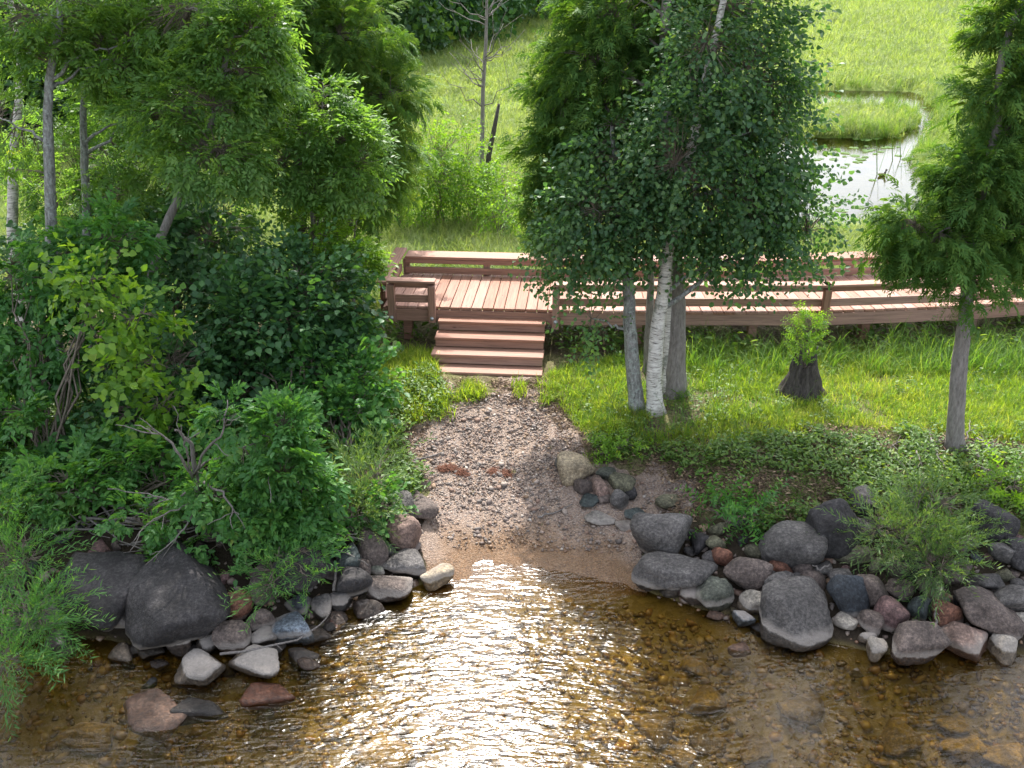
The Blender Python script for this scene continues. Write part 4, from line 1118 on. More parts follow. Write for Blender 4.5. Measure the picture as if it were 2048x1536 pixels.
def blob_px(px, py, rx, ry, D, n, rd=None, shell=.45):
    c = at_y(px, py, D); s_ = F / project(*c)[2]
    return (c, np.array([rx / s_, rd if rd else .55 * rx / s_, ry / s_]), n, shell)
def blob_g(px, py, rx, ry, n, lift=.25, shell=.3):
    """a clump of leaves hanging lift metres above the ground or water that it covers"""
    c = ground(px, py, lift, 0.0); s_ = F / project(*c)[2]
    return (c, np.array([rx / s_, .8 * rx / s_, ry / s_]), n, shell)
def blob_w(c, r, n, shell=.45): return (np.array(c, float), np.array(r, float), n, shell)
def pts_in(b, r_):
    c, rad, n, sh = b
    d = r_.normal(size=(n, 3)); d /= np.linalg.norm(d, axis=1)[:, None]
    rr = (sh + (1 - sh) * r_.uniform(size=n)) ** .6
    rr = np.where(r_.uniform(size=n) < .12, rr * r_.uniform(1.0, 1.35, n), rr)
    lump = 1 + .16 * np.sin(5 * d[:, 0] + 3 * d[:, 2] + c[0] * 9) + .12 * np.sin(7 * d[:, 2] - 4 * d[:, 1] + c[1] * 5)
    return c + d * rad * (rr * lump)[:, None], d
def curve(a, b, sag=0.0, n=7, wob=.0, r_=None, lift=0.0):
    a = np.asarray(a, float); b = np.asarray(b, float); t = np.linspace(0, 1, n)[:, None]
    P = a + (b - a) * t; L = np.linalg.norm(b - a)
    P[:, 2] += (lift - sag) * L * (t * (1 - t))[:, 0] * 2
    if wob and r_ is not None:
        P[1:-1] += r_.normal(0, wob * L, (n - 2, 3)) * .5
    return P
DENS = {'ash': (1.45, .8), 'broad': (1.3, .86), 'cedar': (1.6, .78), 'clump': (1.0, 1.0), 'boxelder': (1.2, .95)}
def tree(name, label, cat, trunk, rad, bark, blobs, kind, mat, scl=1.0, split=0, group=None, seed=1, limb_every=70, droop=.35, twig_mat='twig_bark', limb_r=.03, extra=None, sides=12, minz=None, trunk_part='trunk'):
    """trunk: list of world points; limbs reach into the crown volumes, twigs carry the leaves"""
    r_ = np.random.default_rng(seed)
    dm, sm = DENS[kind]; limb_every *= dm; scl *= sm
    blobs = [(b[0], b[1], int(b[2] * dm), b[3]) for b in blobs]
    trunk = np.asarray(trunk, float); base = trunk[0].copy()
    s_ = np.linspace(0, 1, len(trunk)); ss = np.linspace(0, 1, 34)
    T = np.stack([np.interp(ss, s_, trunk[:, k]) for k in range(3)], -1)
    kk = np.array([.25, .5, .25])
    for _ in range(3): T[1:-1] = kk[0] * T[:-2] + kk[1] * T[1:-1] + kk[2] * T[2:]
    T[2:-1, :2] += np.cumsum(r_.normal(0, .006, (31, 2)), 0)
    rr = np.interp(ss, [0, .012, .035, .1, 1], [rad * 1.75, rad * 1.3, rad * 1.1, rad, rad * .22])
    root = empty(name, tuple(base), label=label, cat=cat, group=group)
    MB().tube(T - base, rr, sides, wob=.07).build(trunk_part, M[bark], root, True)
    nodes = [T]; nr = [rr]
    twigs = MB(); allP, allD = [], []
    for b in blobs:
        c, rd, n, sh = b
        nl = max(1, int(round(n / limb_every)))
        L_, _d = pts_in((c, rd * .72, nl, .3), r_)
        for tip in L_:
            hd = np.hypot(T[:, 0] - tip[0], T[:, 1] - tip[1])
            score = np.abs(T[:, 2] - (tip[2] - .45 * hd)) + .25 * hd
            ok = np.arange(len(T)) > 2
            k = int(np.argmin(np.where(ok, score, 1e9)))
            P = curve(T[k], tip, 0, 9, .05, r_, lift=.12)
            L = np.linalg.norm(tip - T[k]); r0 = min(rr[k] * .55, limb_r * (.5 + .35 * L))
            rad_ = np.linspace(r0, .006, 9)
            MB().tube(P - base, rad_, 6).build('limb', M[bark if bark != 'birch_bark' else 'lichen_bark'], root, True)
            nodes.append(P[2:]); nr.append(rad_[2:])
        P, d = pts_in(b, r_)
        allP.append(P); allD.append(d)
    NA = np.vstack(nodes)
    if allP:
        P = np.vstack(allP); d0 = np.vstack(allD)
        if minz is not None:
            k = P[:, 2] > minz; P, d0 = P[k], d0[k]
        near = np.empty(len(P), int)
        for i in range(0, len(P), 800):
            near[i:i + 800] = np.argmin(((P[i:i + 800, None] - NA[None]) ** 2).sum(-1) + .25 * np.maximum(NA[None, :, 2] - P[i:i + 800, None, 2], 0) ** 2, 1)
        A = NA[near]; dv = P - A; L = np.linalg.norm(dv, axis=1)
        D = dv / (L[:, None] + 1e-6) * .9 + d0 * .6 + r_.normal(0, .35, P.shape) + np.array([0, 0, -droop])
        for i in range(len(P)):
            if L[i] < .06: continue
            q_ = curve(A[i], P[i], 0, 4, .06, r_, lift=.08)
            twigs.tube(q_ - base, np.linspace(min(.009, .004 + .003 * L[i]), .003, 4), 3, cap=False)
        if twigs.n:
            o = twigs.build('twigs', M[twig_mat], root, True); props(o, kind='stuff')
        foliage('crown', P, D, kind, scl, M[mat], root, split)
    return root, T
def base_px(px, py): 
    g = ground(px, py); g[2] -= .05; return g
def up_px(px, py, D): return at_y(px, py, D)

# -- centre clump
b1 = base_px(1274, 818); D1 = b1[1]
tree('birch_tree', 'grey lichen covered birch trunk leaning left of the white birch', 'tree', [b1, up_px(1262, 640, D1), up_px(1252, 480, D1 + .1), up_px(1240, 380, D1 + .2), up_px(1225, 250, D1 + .3)], .085, 'lichen_bark',
     [blob_px(1165, 500, 75, 34, D1 - .15, 100), blob_px(1215, 430, 115, 80, D1 - .1, 210), blob_px(1190, 640, 22, 30, D1 - .1, 14), blob_px(1220, 300, 60, 70, D1 + .1, 60)], 'broad', 'birch_leaf', 1.0, 70, 'birch trees of the central clump', 21)
b2 = base_px(1310, 822); D2 = b2[1]
tree('birch_tree', 'white barked birch with horizontal peeling marks in the central clump', 'tree', [b2, up_px(1310, 700, D2), up_px(1330, 520, D2), up_px(1362, 350, D2), up_px(1400, 200, D2 + .1), up_px(1430, 30, D2 + .2), b2 + [1.0, .4, 8.2]], .088, 'birch_bark',
     [blob_px(1370, 290, 75, 120, D2 - .35, 110), blob_px(1410, 120, 60, 90, D2 - .2, 70), blob_px(1410, 385, 180, 115, D2 + .1, 450), blob_px(1530, 270, 70, 150, D2 + .3, 230), blob_px(1470, 120, 85, 130, D2 + .3, 220), blob_px(1490, 505, 120, 28, D2 + .2, 90), blob_px(1620, 440, 34, 55, D2 + .3, 50),
      blob_w(b2 + [1.0, .6, 5.8], (1.1, 1.0, .9), 170), blob_w(b2 + [1.1, .6, 7.4], (.8, .8, .8), 90)], 'broad', 'birch_leaf', 1.0, 140, 'birch trees of the central clump', 22)
b3 = base_px(1331, 790); D3 = b3[1]
tree('birch_tree', 'thin pale birch trunk hidden between the white birch and the thick grey trunk', 'tree', [b3, up_px(1334, 560, D3), up_px(1370, 330, D3 + .1), up_px(1480, 60, D3 + .3), b3 + [1.4, .6, 7]], .05, 'birch_bark',
     [blob_px(1440, 260, 110, 110, D3 + .3, 160)], 'broad', 'birch_leaf', 1.0, 20, 'birch trees of the central clump', 23)
b4 = base_px(1349, 787); D4 = b4[1]
tree('cedar_tree', 'thick straight grey cedar trunk at the right of the central clump', 'tree', [b4, up_px(1350, 640, D4), up_px(1345, 400, D4 + .1), up_px(1325, 100, D4 + .3), b4 + [-.1, .6, 9.0]], .135, 'cedar_bark',
     [blob_px(1220, 165, 110, 110, D4 + .5, 330), blob_px(1140, 320, 62, 95, D4 + .4, 190), blob_px(1110, 190, 32, 60, D4 + .6, 60), blob_px(1250, 20, 100, 60, D4 + .6, 170), blob_px(1370, 60, 90, 100, D4 + .6, 150),
      blob_w(b4 + [.1, .7, 6.0], (1.0, 1.0, 1.1), 200), blob_w(b4 + [.1, .7, 7.8], (.6, .6, 1.1), 90), blob_px(1085, 425, 28, 38, D4 + .4, 40)], 'cedar', 'cedar_leaf', 1.0, 90, None, 24, droop=.55, limb_r=.035)
b5 = base_px(1296, 742); D5 = b5[1]
tree('cedar_tree', 'slim brown cedar trunk standing behind the birches against the boardwalk', 'tree', [b5, up_px(1297, 560, D5), up_px(1290, 300, D5), b5 + [0, .3, 6.5]], .055, 'cedar_bark',
     [blob_px(1270, 330, 80, 100, D5, 140)], 'cedar', 'cedar_leaf', 1.0, 10, None, 25, droop=.5)
# -- right cedar
b6 = base_px(1910, 900); D6 = b6[1]
tree('cedar_tree', 'leaning cedar with a bare grey lower trunk near the right edge', 'tree', [b6, up_px(1916, 720, D6), up_px(1940, 560, D6 + .1), up_px(1985, 300, D6 + .4), up_px(2000, 60, D6 + .6), b6 + [.9, .9, 8.0]], .085, 'cedar_bark',
     [blob_px(1885, 485, 90, 36, D6 + .2, 170), blob_px(1980, 370, 80, 75, D6 + .3, 200), blob_px(1815, 450, 28, 22, D6 + .1, 30), blob_px(2025, 205, 58, 95, D6 + .5, 160), blob_px(2035, 50, 36, 90, D6 + .6, 100), blob_px(2060, 470, 75, 60, D6 + .2, 100), blob_px(1930, 570, 26, 26, D6, 12),
      blob_w(b6 + [.9, .9, 5.8], (.6, .6, 1.2), 110), blob_w(b6 + [.9, .9, 7.2], (.35, .35, .8), 40)], 'cedar', 'cedar_leaf', 1.0, 110, None, 26, droop=.3, limb_r=.025)

# -- left wood
GA = 'ash trees of the left wood'
bA = np.array([*at_y(95, 650, 11.2)[:2], .55])
tree('ash_tree', 'grey straight ash trunk with lichen near the left edge', 'tree', [bA, up_px(97, 450, 11.2), up_px(92, 250, 11.3), up_px(100, 130, 11.4), up_px(130, 20, 11.5), bA + [.5, .5, 8.5]], .075, 'lichen_bark',
     [blob_px(90, 60, 110, 70, 11.5, 150), blob_px(220, 110, 90, 80, 11.7, 120), blob_px(30, 260, 60, 80, 11.4, 50), blob_w(bA + [.3, .6, 6.6], (1.7, 1.3, 1.3), 260)], 'ash', 'ash_leaf', 1.0, 40, GA, 31)
bB = np.array([*at_y(165, 620, 12.0)[:2], .55])
tree('ash_tree', 'dark slender ash trunk with a forked limb right of the lichen trunk', 'tree', [bB, up_px(172, 400, 12.0), up_px(165, 200, 12.1), up_px(170, 60, 12.2), bB + [.2, .3, 7.5]], .06, 'lichen_bark',
     [blob_px(310, 190, 110, 80, 12.2, 130), blob_px(270, 30, 130, 60, 12.3, 140), blob_px(220, 360, 80, 60, 12.1, 50), blob_w(bB + [.4, .3, 6.5], (1.5, 1.2, 1.2), 240)], 'ash', 'ash_leaf', 1.0, 40, GA, 32)
bC = np.array([*at_y(290, 600, 11.0)[:2], .58])
tree('ash_tree', 'leaning ash whose bright feathery crown fills the upper left', 'tree', [bC, up_px(300, 520, 11.0), up_px(345, 420, 11.1), up_px(420, 260, 11.2), up_px(450, 120, 11.3), up_px(490, -40, 11.4), bC + [1.6, .7, 7.6]], .06, 'cedar_bark',
     [blob_px(480, 110, 85, 95, 11.3, 200), blob_px(390, 230, 110, 75, 11.0, 150), blob_px(525, 40, 40, 50, 11.3, 60), blob_px(430, 320, 90, 45, 10.8, 90), blob_px(370, 50, 90, 55, 11.5, 110), blob_w(bC + [1.1, .7, 6.5], (1.2, 1.1, 1.2), 230)], 'ash', 'ash_leaf', 1.0, 90, GA, 33)
bD = np.array([*at_y(620, 560, 11.9)[:2], .55])
tree('ash_tree', 'young ash with layered drooping fronds left of the boardwalk end', 'tree', [bD, up_px(620, 430, 11.9), up_px(632, 340, 11.9), up_px(640, 230, 11.9), up_px(645, 165, 11.9)], .03, 'cedar_bark',
     [blob_px(640, 265, 95, 40, 11.8, 150), blob_px(665, 355, 85, 36, 11.7, 110), blob_px(650, 195, 36, 30, 11.9, 40), blob_px(560, 330, 60, 45, 11.6, 75), blob_px(720, 310, 36, 40, 11.8, 45)], 'ash', 'ash_leaf', .95, 70, GA, 34)
bE = np.array([*at_y(700, 560, 11.8)[:2], .52])
tree('ash_tree', 'low ash sapling whose fronds hang over the boardwalk corner', 'tree', [bE, up_px(700, 500, 11.8), up_px(715, 440, 11.7)], .022, 'cedar_bark',
     [blob_px(705, 525, 38, 36, 11.7, 80), blob_px(640, 470, 55, 45, 11.6, 70)], 'ash', 'young_leaf', .95, 50, GA, 35)
bF = np.array([*at_y(35, 600, 13.0)[:2], .5])
tree('birch_tree', 'white birch trunk with black scars at the far left edge', 'tree', [bF, up_px(24, 480, 13.0), up_px(28, 330, 13.0), up_px(40, 200, 13.0), up_px(44, 60, 13.1), bF + [.2, .3, 9]], .085, 'birch_bark',
     [blob_w(bF + [.2, .5, 7.6], (1.6, 1.3, 1.2), 180), blob_px(30, 40, 80, 50, 13.4, 60)], 'broad', 'birch_leaf', 1.0, 0, None, 36)
for (px_b, D_, lab, sd_, bl) in [
    (598, 14.6, 'dark twin cedar with the thicker black trunk behind the young ash', 41, [blob_px(690, 110, 90, 90, 14.6, 240), blob_px(765, 190, 62, 26, 14.5, 90), blob_px(715, 280, 80, 65, 14.6, 170), blob_px(620, 60, 80, 90, 14.8, 150), blob_px(690, 395, 80, 40, 14.6, 110), blob_w((-3.8, 15, 7), (1.3, 1.2, 1.6), 170), blob_w((-3.7, 15, 9), (.8, .8, 1.2), 70)]),
    (640, 15.2, 'dark twin cedar farther back behind the young ash', 42, [blob_px(640, 200, 80, 120, 15.2, 170), blob_px(780, 350, 36, 40, 15.0, 45), blob_w((-3.2, 15.4, 6.6), (1.1, 1.1, 1.6), 120)])]:
    bb = np.array([*at_y(px_b, 540, D_)[:2], .42])
    tree('cedar_tree', lab, 'tree', [bb, up_px(px_b + 4, 350, D_), up_px(px_b + 20, 100, D_ + .1), bb + [.3, .2, 10]], .12, 'dark_bark', bl, 'cedar', 'cedar_leaf', 1.15, 30, 'cedars behind the left wood', sd_, droop=.5)
bH = np.array([*at_y(235, 560, 13.6)[:2], .48])
tree('ash_tree', 'shaded ash filling the gap behind the leaning ash trunk', 'tree', [bH, up_px(240, 400, 13.6), up_px(260, 250, 13.6), up_px(300, 80, 13.7), bH + [.4, .3, 7.5]], .06, 'dark_bark',
     [blob_px(330, 330, 120, 80, 13.3, 170), blob_px(200, 420, 110, 60, 13.2, 130), blob_px(120, 330, 110, 90, 13.5, 130), blob_px(420, 430, 90, 60, 13.3, 110), blob_px(250, 200, 120, 90, 13.6, 110)], 'ash', 'ash_leaf', 1.0, 0, GA, 37)
# -- left understorey
def shrub(name, label, cat, px, py, blobs, kind, mat, scl=1.0, split=40, seed=1, stems=4, group=None, bark='twig_bark', r0=.016, D=None):
    b = base_px(px, py) if D is None else np.array([*at_y(px, py, D)[:2], float(H(*at_y(px, py, D)[:2])) - .03])
    r_ = np.random.default_rng(seed); root = empty(name, tuple(b), label=label, cat=cat, group=group)
    nodes = []; twigs = MB(); Ps, Ds = [], []
    for bl in blobs:
        c, rd, n, sh = bl; tips, _ = pts_in((c, rd * .6, stems, .2), r_)
        for tip in tips:
            P = curve(b + r_.normal(0, .05, 3) * [1, 1, 0], tip, 0, 8, .05, r_, lift=.15)
            MB().tube(P - b, np.linspace(r0, .004, 8), 5).build('stem', M[bark], root, True); nodes.append(P[2:])
        P, d = pts_in(bl, r_); Ps.append(P); Ds.append(d)
    NA = np.vstack(nodes); P = np.vstack(Ps); d0 = np.vstack(Ds)
    hz = H(P[:, 0], P[:, 1]); k = P[:, 2] > np.maximum(hz, -.02) + .03; P, d0 = P[k], d0[k]
    near = np.argmin(((P[:, None] - NA[None]) ** 2).sum(-1), 1); A = NA[near]; L = np.linalg.norm(P - A, axis=1)
    for i in range(len(P)):
        if L[i] > .05: twigs.tube(curve(A[i], P[i], 0, 4, .06, r_, lift=.08) - b, np.linspace(.005, .0025, 4), 3, cap=False)
    if twigs.n: props(twigs.build('twigs', M[bark], root, True), kind='stuff')
    D_ = (P - A) / (L[:, None] + 1e-5) + d0 * .5 + r_.normal(0, .4, P.shape) + np.array([0, 0, .1 if kind in ('willow', 'weed') else -.25])
    foliage('foliage', P, D_, kind, scl, M[mat], root, split)
    return root
shrub('alder_bush', 'large dark alder bush in shade left of the steps', 'bush', 590, 880, [blob_px(560, 660, 140, 100, 10.4, 520), blob_px(668, 710, 52, 72, 10.3, 140), blob_px(480, 760, 110, 85, 10.2, 260), blob_px(610, 560, 100, 45, 10.7, 180)], 'round', 'alder_leaf', .8, 60, 51, 5)
shrub('alder_bush', 'brighter broad leaved bush at the left rim of the gravel path', 'bush', 700, 930, [blob_px(680, 845, 68, 68, 9.6, 230), blob_px(640, 760, 65, 54, 10.0, 140), blob_px(718, 770, 32, 54, 9.9, 70)], 'round', 'boxelder_leaf', .72, 60, 52, 4)
shrub('maple_shrub', 'box elder thicket with light leaves at the left edge halfway up', 'bush', 90, 960, [blob_px(70, 700, 90, 75, 9.7, 170), blob_px(200, 610, 70, 65, 9.9, 120), blob_px(40, 870, 90, 80, 9.0, 160), blob_px(220, 480, 70, 50, 10.2, 90), blob_px(40, 560, 60, 65, 10.0, 100)], 'boxelder', 'boxelder_leaf', .85, 80, 53, 4)
shrub('maple_shrub', 'shaded box elder thicket behind the dead foreground branches', 'bush', 330, 1000, [blob_px(300, 860, 110, 95, 9.2, 200), blob_px(330, 720, 100, 70, 9.7, 150), blob_px(190, 950, 80, 50, 8.8, 90), blob_px(440, 900, 80, 50, 9.1, 90), blob_px(560, 960, 90, 60, 9.0, 90)], 'round', 'alder_leaf', .75, 50, 54, 4)
shrub('alder_bush', 'dark alder thicket in the gap under the leaning ash', 'bush', 300, 600, [blob_px(290, 500, 130, 55, 12.2, 200), blob_px(420, 480, 90, 60, 12.1, 150), blob_px(130, 510, 110, 45, 12.3, 140), blob_px(500, 560, 80, 50, 11.4, 100), blob_px(390, 590, 80, 50, 11.2, 100)], 'round', 'alder_leaf', .85, 0, 57, 5, D=12.2)
shrub('maple_shrub', 'leafy box elder sprays covering the slope above the driftwood', 'bush', 250, 1010, [blob_g(240, 930, 90, 36, 110, .35), blob_g(420, 950, 70, 40, 80, .35), blob_g(110, 970, 70, 36, 80, .35), blob_g(600, 1040, 70, 34, 80, .3)], 'boxelder', 'boxelder_leaf', .75, 60, 58, 4)
shrub('plum_shrub', 'arching branch with pale oval leaves in the middle of the left wood', 'bush', 240, 860, [blob_px(265, 630, 60, 30, 9.0, 32), blob_px(285, 725, 55, 36, 8.9, 32), blob_px(330, 800, 45, 30, 8.8, 22), blob_px(180, 560, 45, 22, 9.1, 20)], 'round', 'young_leaf', .85, 60, 55, 3)
# foreground box elder with bare grey limbs
bG = base_px(425, 1062)
root, T = tree('maple_tree', 'leaning box elder with bare grey forked limbs above the left boulders', 'tree', [bG, up_px(405, 1010, bG[1] - .02), up_px(388, 960, bG[1] - .1), up_px(375, 900, bG[1] - .15), up_px(350, 860, bG[1] - .2)], .042, 'dead_bark',
     [blob_px(550, 930, 66, 64, bG[1] - .1, 120), blob_px(565, 850, 34, 44, bG[1], 50), blob_px(425, 985, 45, 28, bG[1] - .2, 26), blob_px(295, 1035, 45, 26, bG[1] - .25, 20), blob_px(530, 1030, 75, 30, bG[1] - .2, 55), blob_px(455, 825, 26, 26, bG[1] - .1, 12), blob_px(430, 1085, 40, 18, bG[1] - .3, 10), blob_px(600, 985, 42, 50, bG[1], 50), blob_px(345, 1120, 16, 12, bG[1] - .35, 5)], 'boxelder', 'boxelder_leaf', .74, 110, None, 56, limb_every=45, limb_r=.016)
def bare(root, pts_px, D, r0, name='bare_limb', mat='dead_bark', nfork=3, seed=0):
    r_ = np.random.default_rng(seed); P = np.array([at_y(a, b_, D + dd) for a, b_, dd in pts_px]); o = np.array(root.location)
    s_ = np.linspace(0, 1, len(P)); ss = np.linspace(0, 1, 14); C = np.stack([np.interp(ss, s_, P[:, k]) for k in range(3)], -1); C[1:-1] += r_.normal(0, .008, (12, 3))
    MB().tube(C - o, np.linspace(r0, .004, 14), 6).build(name, M[mat], root, True)
    for k in range(nfork):
        i = r_.integers(4, 12); d = C[min(i + 1, 13)] - C[i - 1]; d /= np.linalg.norm(d); d = d + r_.normal(0, .7, 3); d /= np.linalg.norm(d)
        e = C[i] + d * r_.uniform(.12, .35); MB().tube(curve(C[i], e, 0, 5, .06, r_) - o, np.linspace(r0 * .45, .003, 5), 4).build('bare_twig', M[mat], root, True)
Dg = bG[1] - .35
bare(root, [(388, 960, .2), (365, 920, 0), (340, 880, 0), (300, 860, 0), (268, 850, 0)], Dg, .016, seed=1)
bare(root, [(388, 950, .2), (420, 890, 0), (445, 870, 0), (452, 830, 0), (455, 800, .1)], Dg, .014, seed=2)
bare(root, [(400, 960, .1), (445, 985, -.1), (465, 1020, -.15), (478, 1030, -.2)], Dg, .014, seed=3)
bare(root, [(385, 980, .1), (340, 1000, 0), (290, 985, 0), (215, 978, 0)], Dg, .009, seed=4)
bare(root, [(395, 1000, .1), (350, 1020, -.1), (300, 1040, -.2), (265, 1085, -.3)], Dg, .009, seed=5)
bare(root, [(400, 1010, .1), (365, 1060, -.15), (340, 1090, -.3), (290, 1130, -.4)], Dg, .010, seed=6)
bare(root, [(380, 940, .1), (372, 890, 0), (362, 850, 0)], Dg, .011, seed=7)
bare(root, [(500, 950, .1), (530, 945, 0), (545, 940, 0)], Dg, .008, seed=8, nfork=1)
# willows overhanging the water
shrub('willow_shrub', 'feathery green willow at the left edge hanging over the water', 'bush', 40, 1180, [blob_g(30, 1110, 55, 50, 130, .45), blob_g(60, 1235, 60, 36, 110, .5), blob_g(5, 1320, 45, 40, 70, .4), blob_g(-10, 1010, 50, 45, 80, .5)], 'willow', 'boxelder_leaf', .8, 60, 61, 5)
shrub('willow_shrub', 'silvery green willow shrub at the left edge of the path', 'bush', 735, 1010, [blob_g(735, 955, 50, 45, 120, .3), blob_g(715, 1025, 45, 34, 90, .3), blob_g(770, 905, 30, 30, 40, .2)], 'willow', 'willow_leaf', .7, 60, 62, 5)
shrub('willow_shrub', 'thin feathery willow sprig growing among the left boulders', 'bush', 570, 1120, [blob_g(555, 1130, 40, 30, 36, .45), blob_g(600, 1110, 30, 24, 26, .45), blob_g(540, 1172, 24, 18, 16, .5), blob_g(615, 1148, 22, 16, 14, .5)], 'willow', 'boxelder_leaf', .6, 50, 63, 4)
shrub('willow_shrub', 'pale yellowish willow hanging over the right boulders', 'bush', 1830, 1060, [blob_g(1830, 1075, 85, 42, 140, .4), blob_g(1880, 1130, 45, 36, 60, .45), blob_g(1765, 1060, 50, 30, 50, .35), blob_g(1915, 1080, 40, 30, 36, .4), blob_g(1860, 1000, 80, 36, 80, .25)], 'willow', 'willow_leaf', .75, 80, 64, 5)
shrub('weed_plant', 'spiky green weeds left of the lichen flecked boulder', 'plant', 1455, 1040, [blob_g(1440, 1015, 32, 20, 22, .15), blob_g(1500, 1030, 40, 22, 28, .15)], 'weed', 'boxelder_leaf', .8, 40, 65, 5)
shrub('weed_plant', 'bright green leafy weeds beside the tan boulder', 'plant', 1215, 905, [blob_g(1212, 900, 22, 24, 30, .12), blob_g(1250, 890, 30, 20, 24, .12)], 'weed', 'young_leaf', .5, 40, 66, 4)
shrub('weed_plant', 'broad leaved weeds on the left slope by the tilted slab', 'plant', 770, 1000, [blob_g(760, 1010, 36, 32, 40, .25)], 'round', 'boxelder_leaf', .5, 36, 67, 4)
shrub('weed_plant', 'lush green weeds at the right edge above the dark boulder', 'plant', 2010, 1000, [blob_g(2010, 975, 55, 30, 60, .15)], 'weed', 'young_leaf', .7, 40, 68, 5)
# low ground cover on the right bank
COVER = [(1180, 870), (1290, 880), (1420, 900), (1560, 870), (1640, 850), (1800, 865), (1900, 890), (2048, 900), (2400, 900), (2400, 1080), (1950, 1060), (1760, 1030), (1600, 1060), (1500, 1060), (1420, 1010), (1400, 960), (1300, 920), (1230, 930), (1190, 910)]
pts = world_in_px(7000, .5, 9, 7.4, 10.6, COVER)
keep = wav(pts[:, 0] * 1.3, pts[:, 1] * 1.3, 3.2) > -.4
pts = pts[keep]
def weed_mesh(seed, mat):
    r_ = np.random.default_rng(seed); m = MB()
    for k in range(14):
        a = r_.uniform(0, 6.28); V, q = leaf(r_.uniform(.03, .06), r_.uniform(.016, .034))
        b_ = np.array([r_.normal(0, .035), r_.normal(0, .035), r_.uniform(.01, .12)])
        m.add(V @ frame([math.cos(a), math.sin(a), r_.uniform(-.2, .6)], r_.normal(0, .4)).T + b_, q, tint=r_.uniform())
    return m.mesh('weed', mat, tint=True)
scatter('ground_cover', pts, rng.uniform(.6, 1.3, len(pts)), [weed_mesh(s_, M['weed']) for s_ in range(5)], 'low mixed weeds and ground cover on the right bank')
pts = world_in_px(6000, .5, 9, 7.4, 10.6, COVER)
scatter('dry_grass', pts, rng.uniform(.5, 1.1, len(pts)), [tuft(12, .07, .08, .2, .005, 1.2, M['tall'], seed=s_) for s_ in (31, 32)], 'sparse dry grass among the right bank weeds')
LCOV = [(735, 760), (870, 745), (905, 830), (830, 850), (800, 900), (850, 960), (830, 1010), (760, 1080), (640, 1060), (300, 1060), (0, 1100), (-300, 1000), (-300, 760), (500, 740)]
pts = world_in_px(5200, -7.5, -.4, 8, 11.6, LCOV)
scatter('left_ground_cover', pts, rng.uniform(.7, 1.6, len(pts)), [weed_mesh(s_, M['weed']) for s_ in range(5, 9)], 'low weeds covering the left bank under the trees')
p4 = world_in_px(1300, .3, 9.5, 8.8, 12.3, LAWN); p4 = p4[wav(p4[:, 0], p4[:, 1], 2.3) > .1]
scatter('lawn_weeds', p4, rng.uniform(.5, 1.1, len(p4)), [weed_mesh(s_, M['weed']) for s_ in range(12, 15)], 'small broad leaved weeds in the lawn')
UNDER = [(730, 650), (2400, 650), (2400, 720), (1380, 720), (1100, 740), (1100, 690), (880, 690), (730, 740)]
pts = world_in_px(420, -3, 9.5, 11.2, 13.8, UNDER)
scatter('shade_weeds', pts, rng.uniform(1.2, 2.6, len(pts)), [weed_mesh(s_, M['weed']) for s_ in range(9, 12)], 'leafy weeds in the shade in front of and below the boardwalk')

# ------------------------------------------------------------------ stump, sapling, dead snag, far wood
bS = ground(1598, 792); r_ = np.random.default_rng(5)
root = empty('tree_stump', tuple(bS), label='weathered dark tree stump on the lawn with a sapling on top', cat='stump')
m = MB(); ns_, nzs = 40, 12; V = []
for k in range(nzs):
    t = k / (nzs - 1)
    for j in range(ns_):
        a = 2 * math.pi * j / ns_
        rad = (.22 - .10 * t ** .8) * (1 + .2 * math.sin(4 * a + 1 + .5 * t) * (1 - .3 * t) + .13 * math.sin(9 * a + k * .4) + .1 * math.sin(13 * a - k * .9)) + (.08 * (1 - t) ** 3) * (1 + .5 * math.sin(5 * a))
        V.append((rad * math.cos(a) + .02 * t, rad * math.sin(a), -.06 + t * (.5 + .13 * math.sin(2 * a + .6) + .09 * math.sin(7 * a))))
q = [[k * ns_ + j, k * ns_ + (j + 1) % ns_, (k + 1) * ns_ + (j + 1) % ns_, (k + 1) * ns_ + j] for k in range(nzs - 1) for j in range(ns_)]
V.append((0, 0, .36)); t_ = [[(nzs - 1) * ns_ + j, (nzs - 1) * ns_ + (j + 1) % ns_, len(V) - 1] for j in range(ns_)]
m.add(V, q, t_).build('trunk', M['rotten_bark'], root, True)
top = bS + np.array([0, 0, .38])
root = empty('sapling', tuple(top), label='bright green bushy sapling growing out of the dark stump', cat='sapling')
MB().tube(curve((0, 0, 0), (.02, .0, .62), 0, 6), np.linspace(.014, .004, 6), 6).build('stem', M['twig_bark'], root, True)
r_ = np.random.default_rng(9); n = 130
zz = r_.uniform(.06, .66, n); an = r_.uniform(0, 6.28, n); rd = r_.uniform(.04, .19, n) * np.sin(np.clip(zz / .72, .12, 1) * 2.6 + .25)
P = top + np.stack([rd * np.cos(an), rd * np.sin(an), zz], -1); D_ = np.stack([np.cos(an), np.sin(an), np.full(n, .8)], -1)
tw = MB()
for i in range(n): tw.tube([np.array([0, 0, max(0, zz[i] - .08)]), P[i] - top], [.004, .002], 3, cap=False)
props(tw.build('twigs', M['twig_bark'], root), kind='stuff')
foliage('crown', P, D_, 'weed', .42, M['young_leaf'], root, 30)
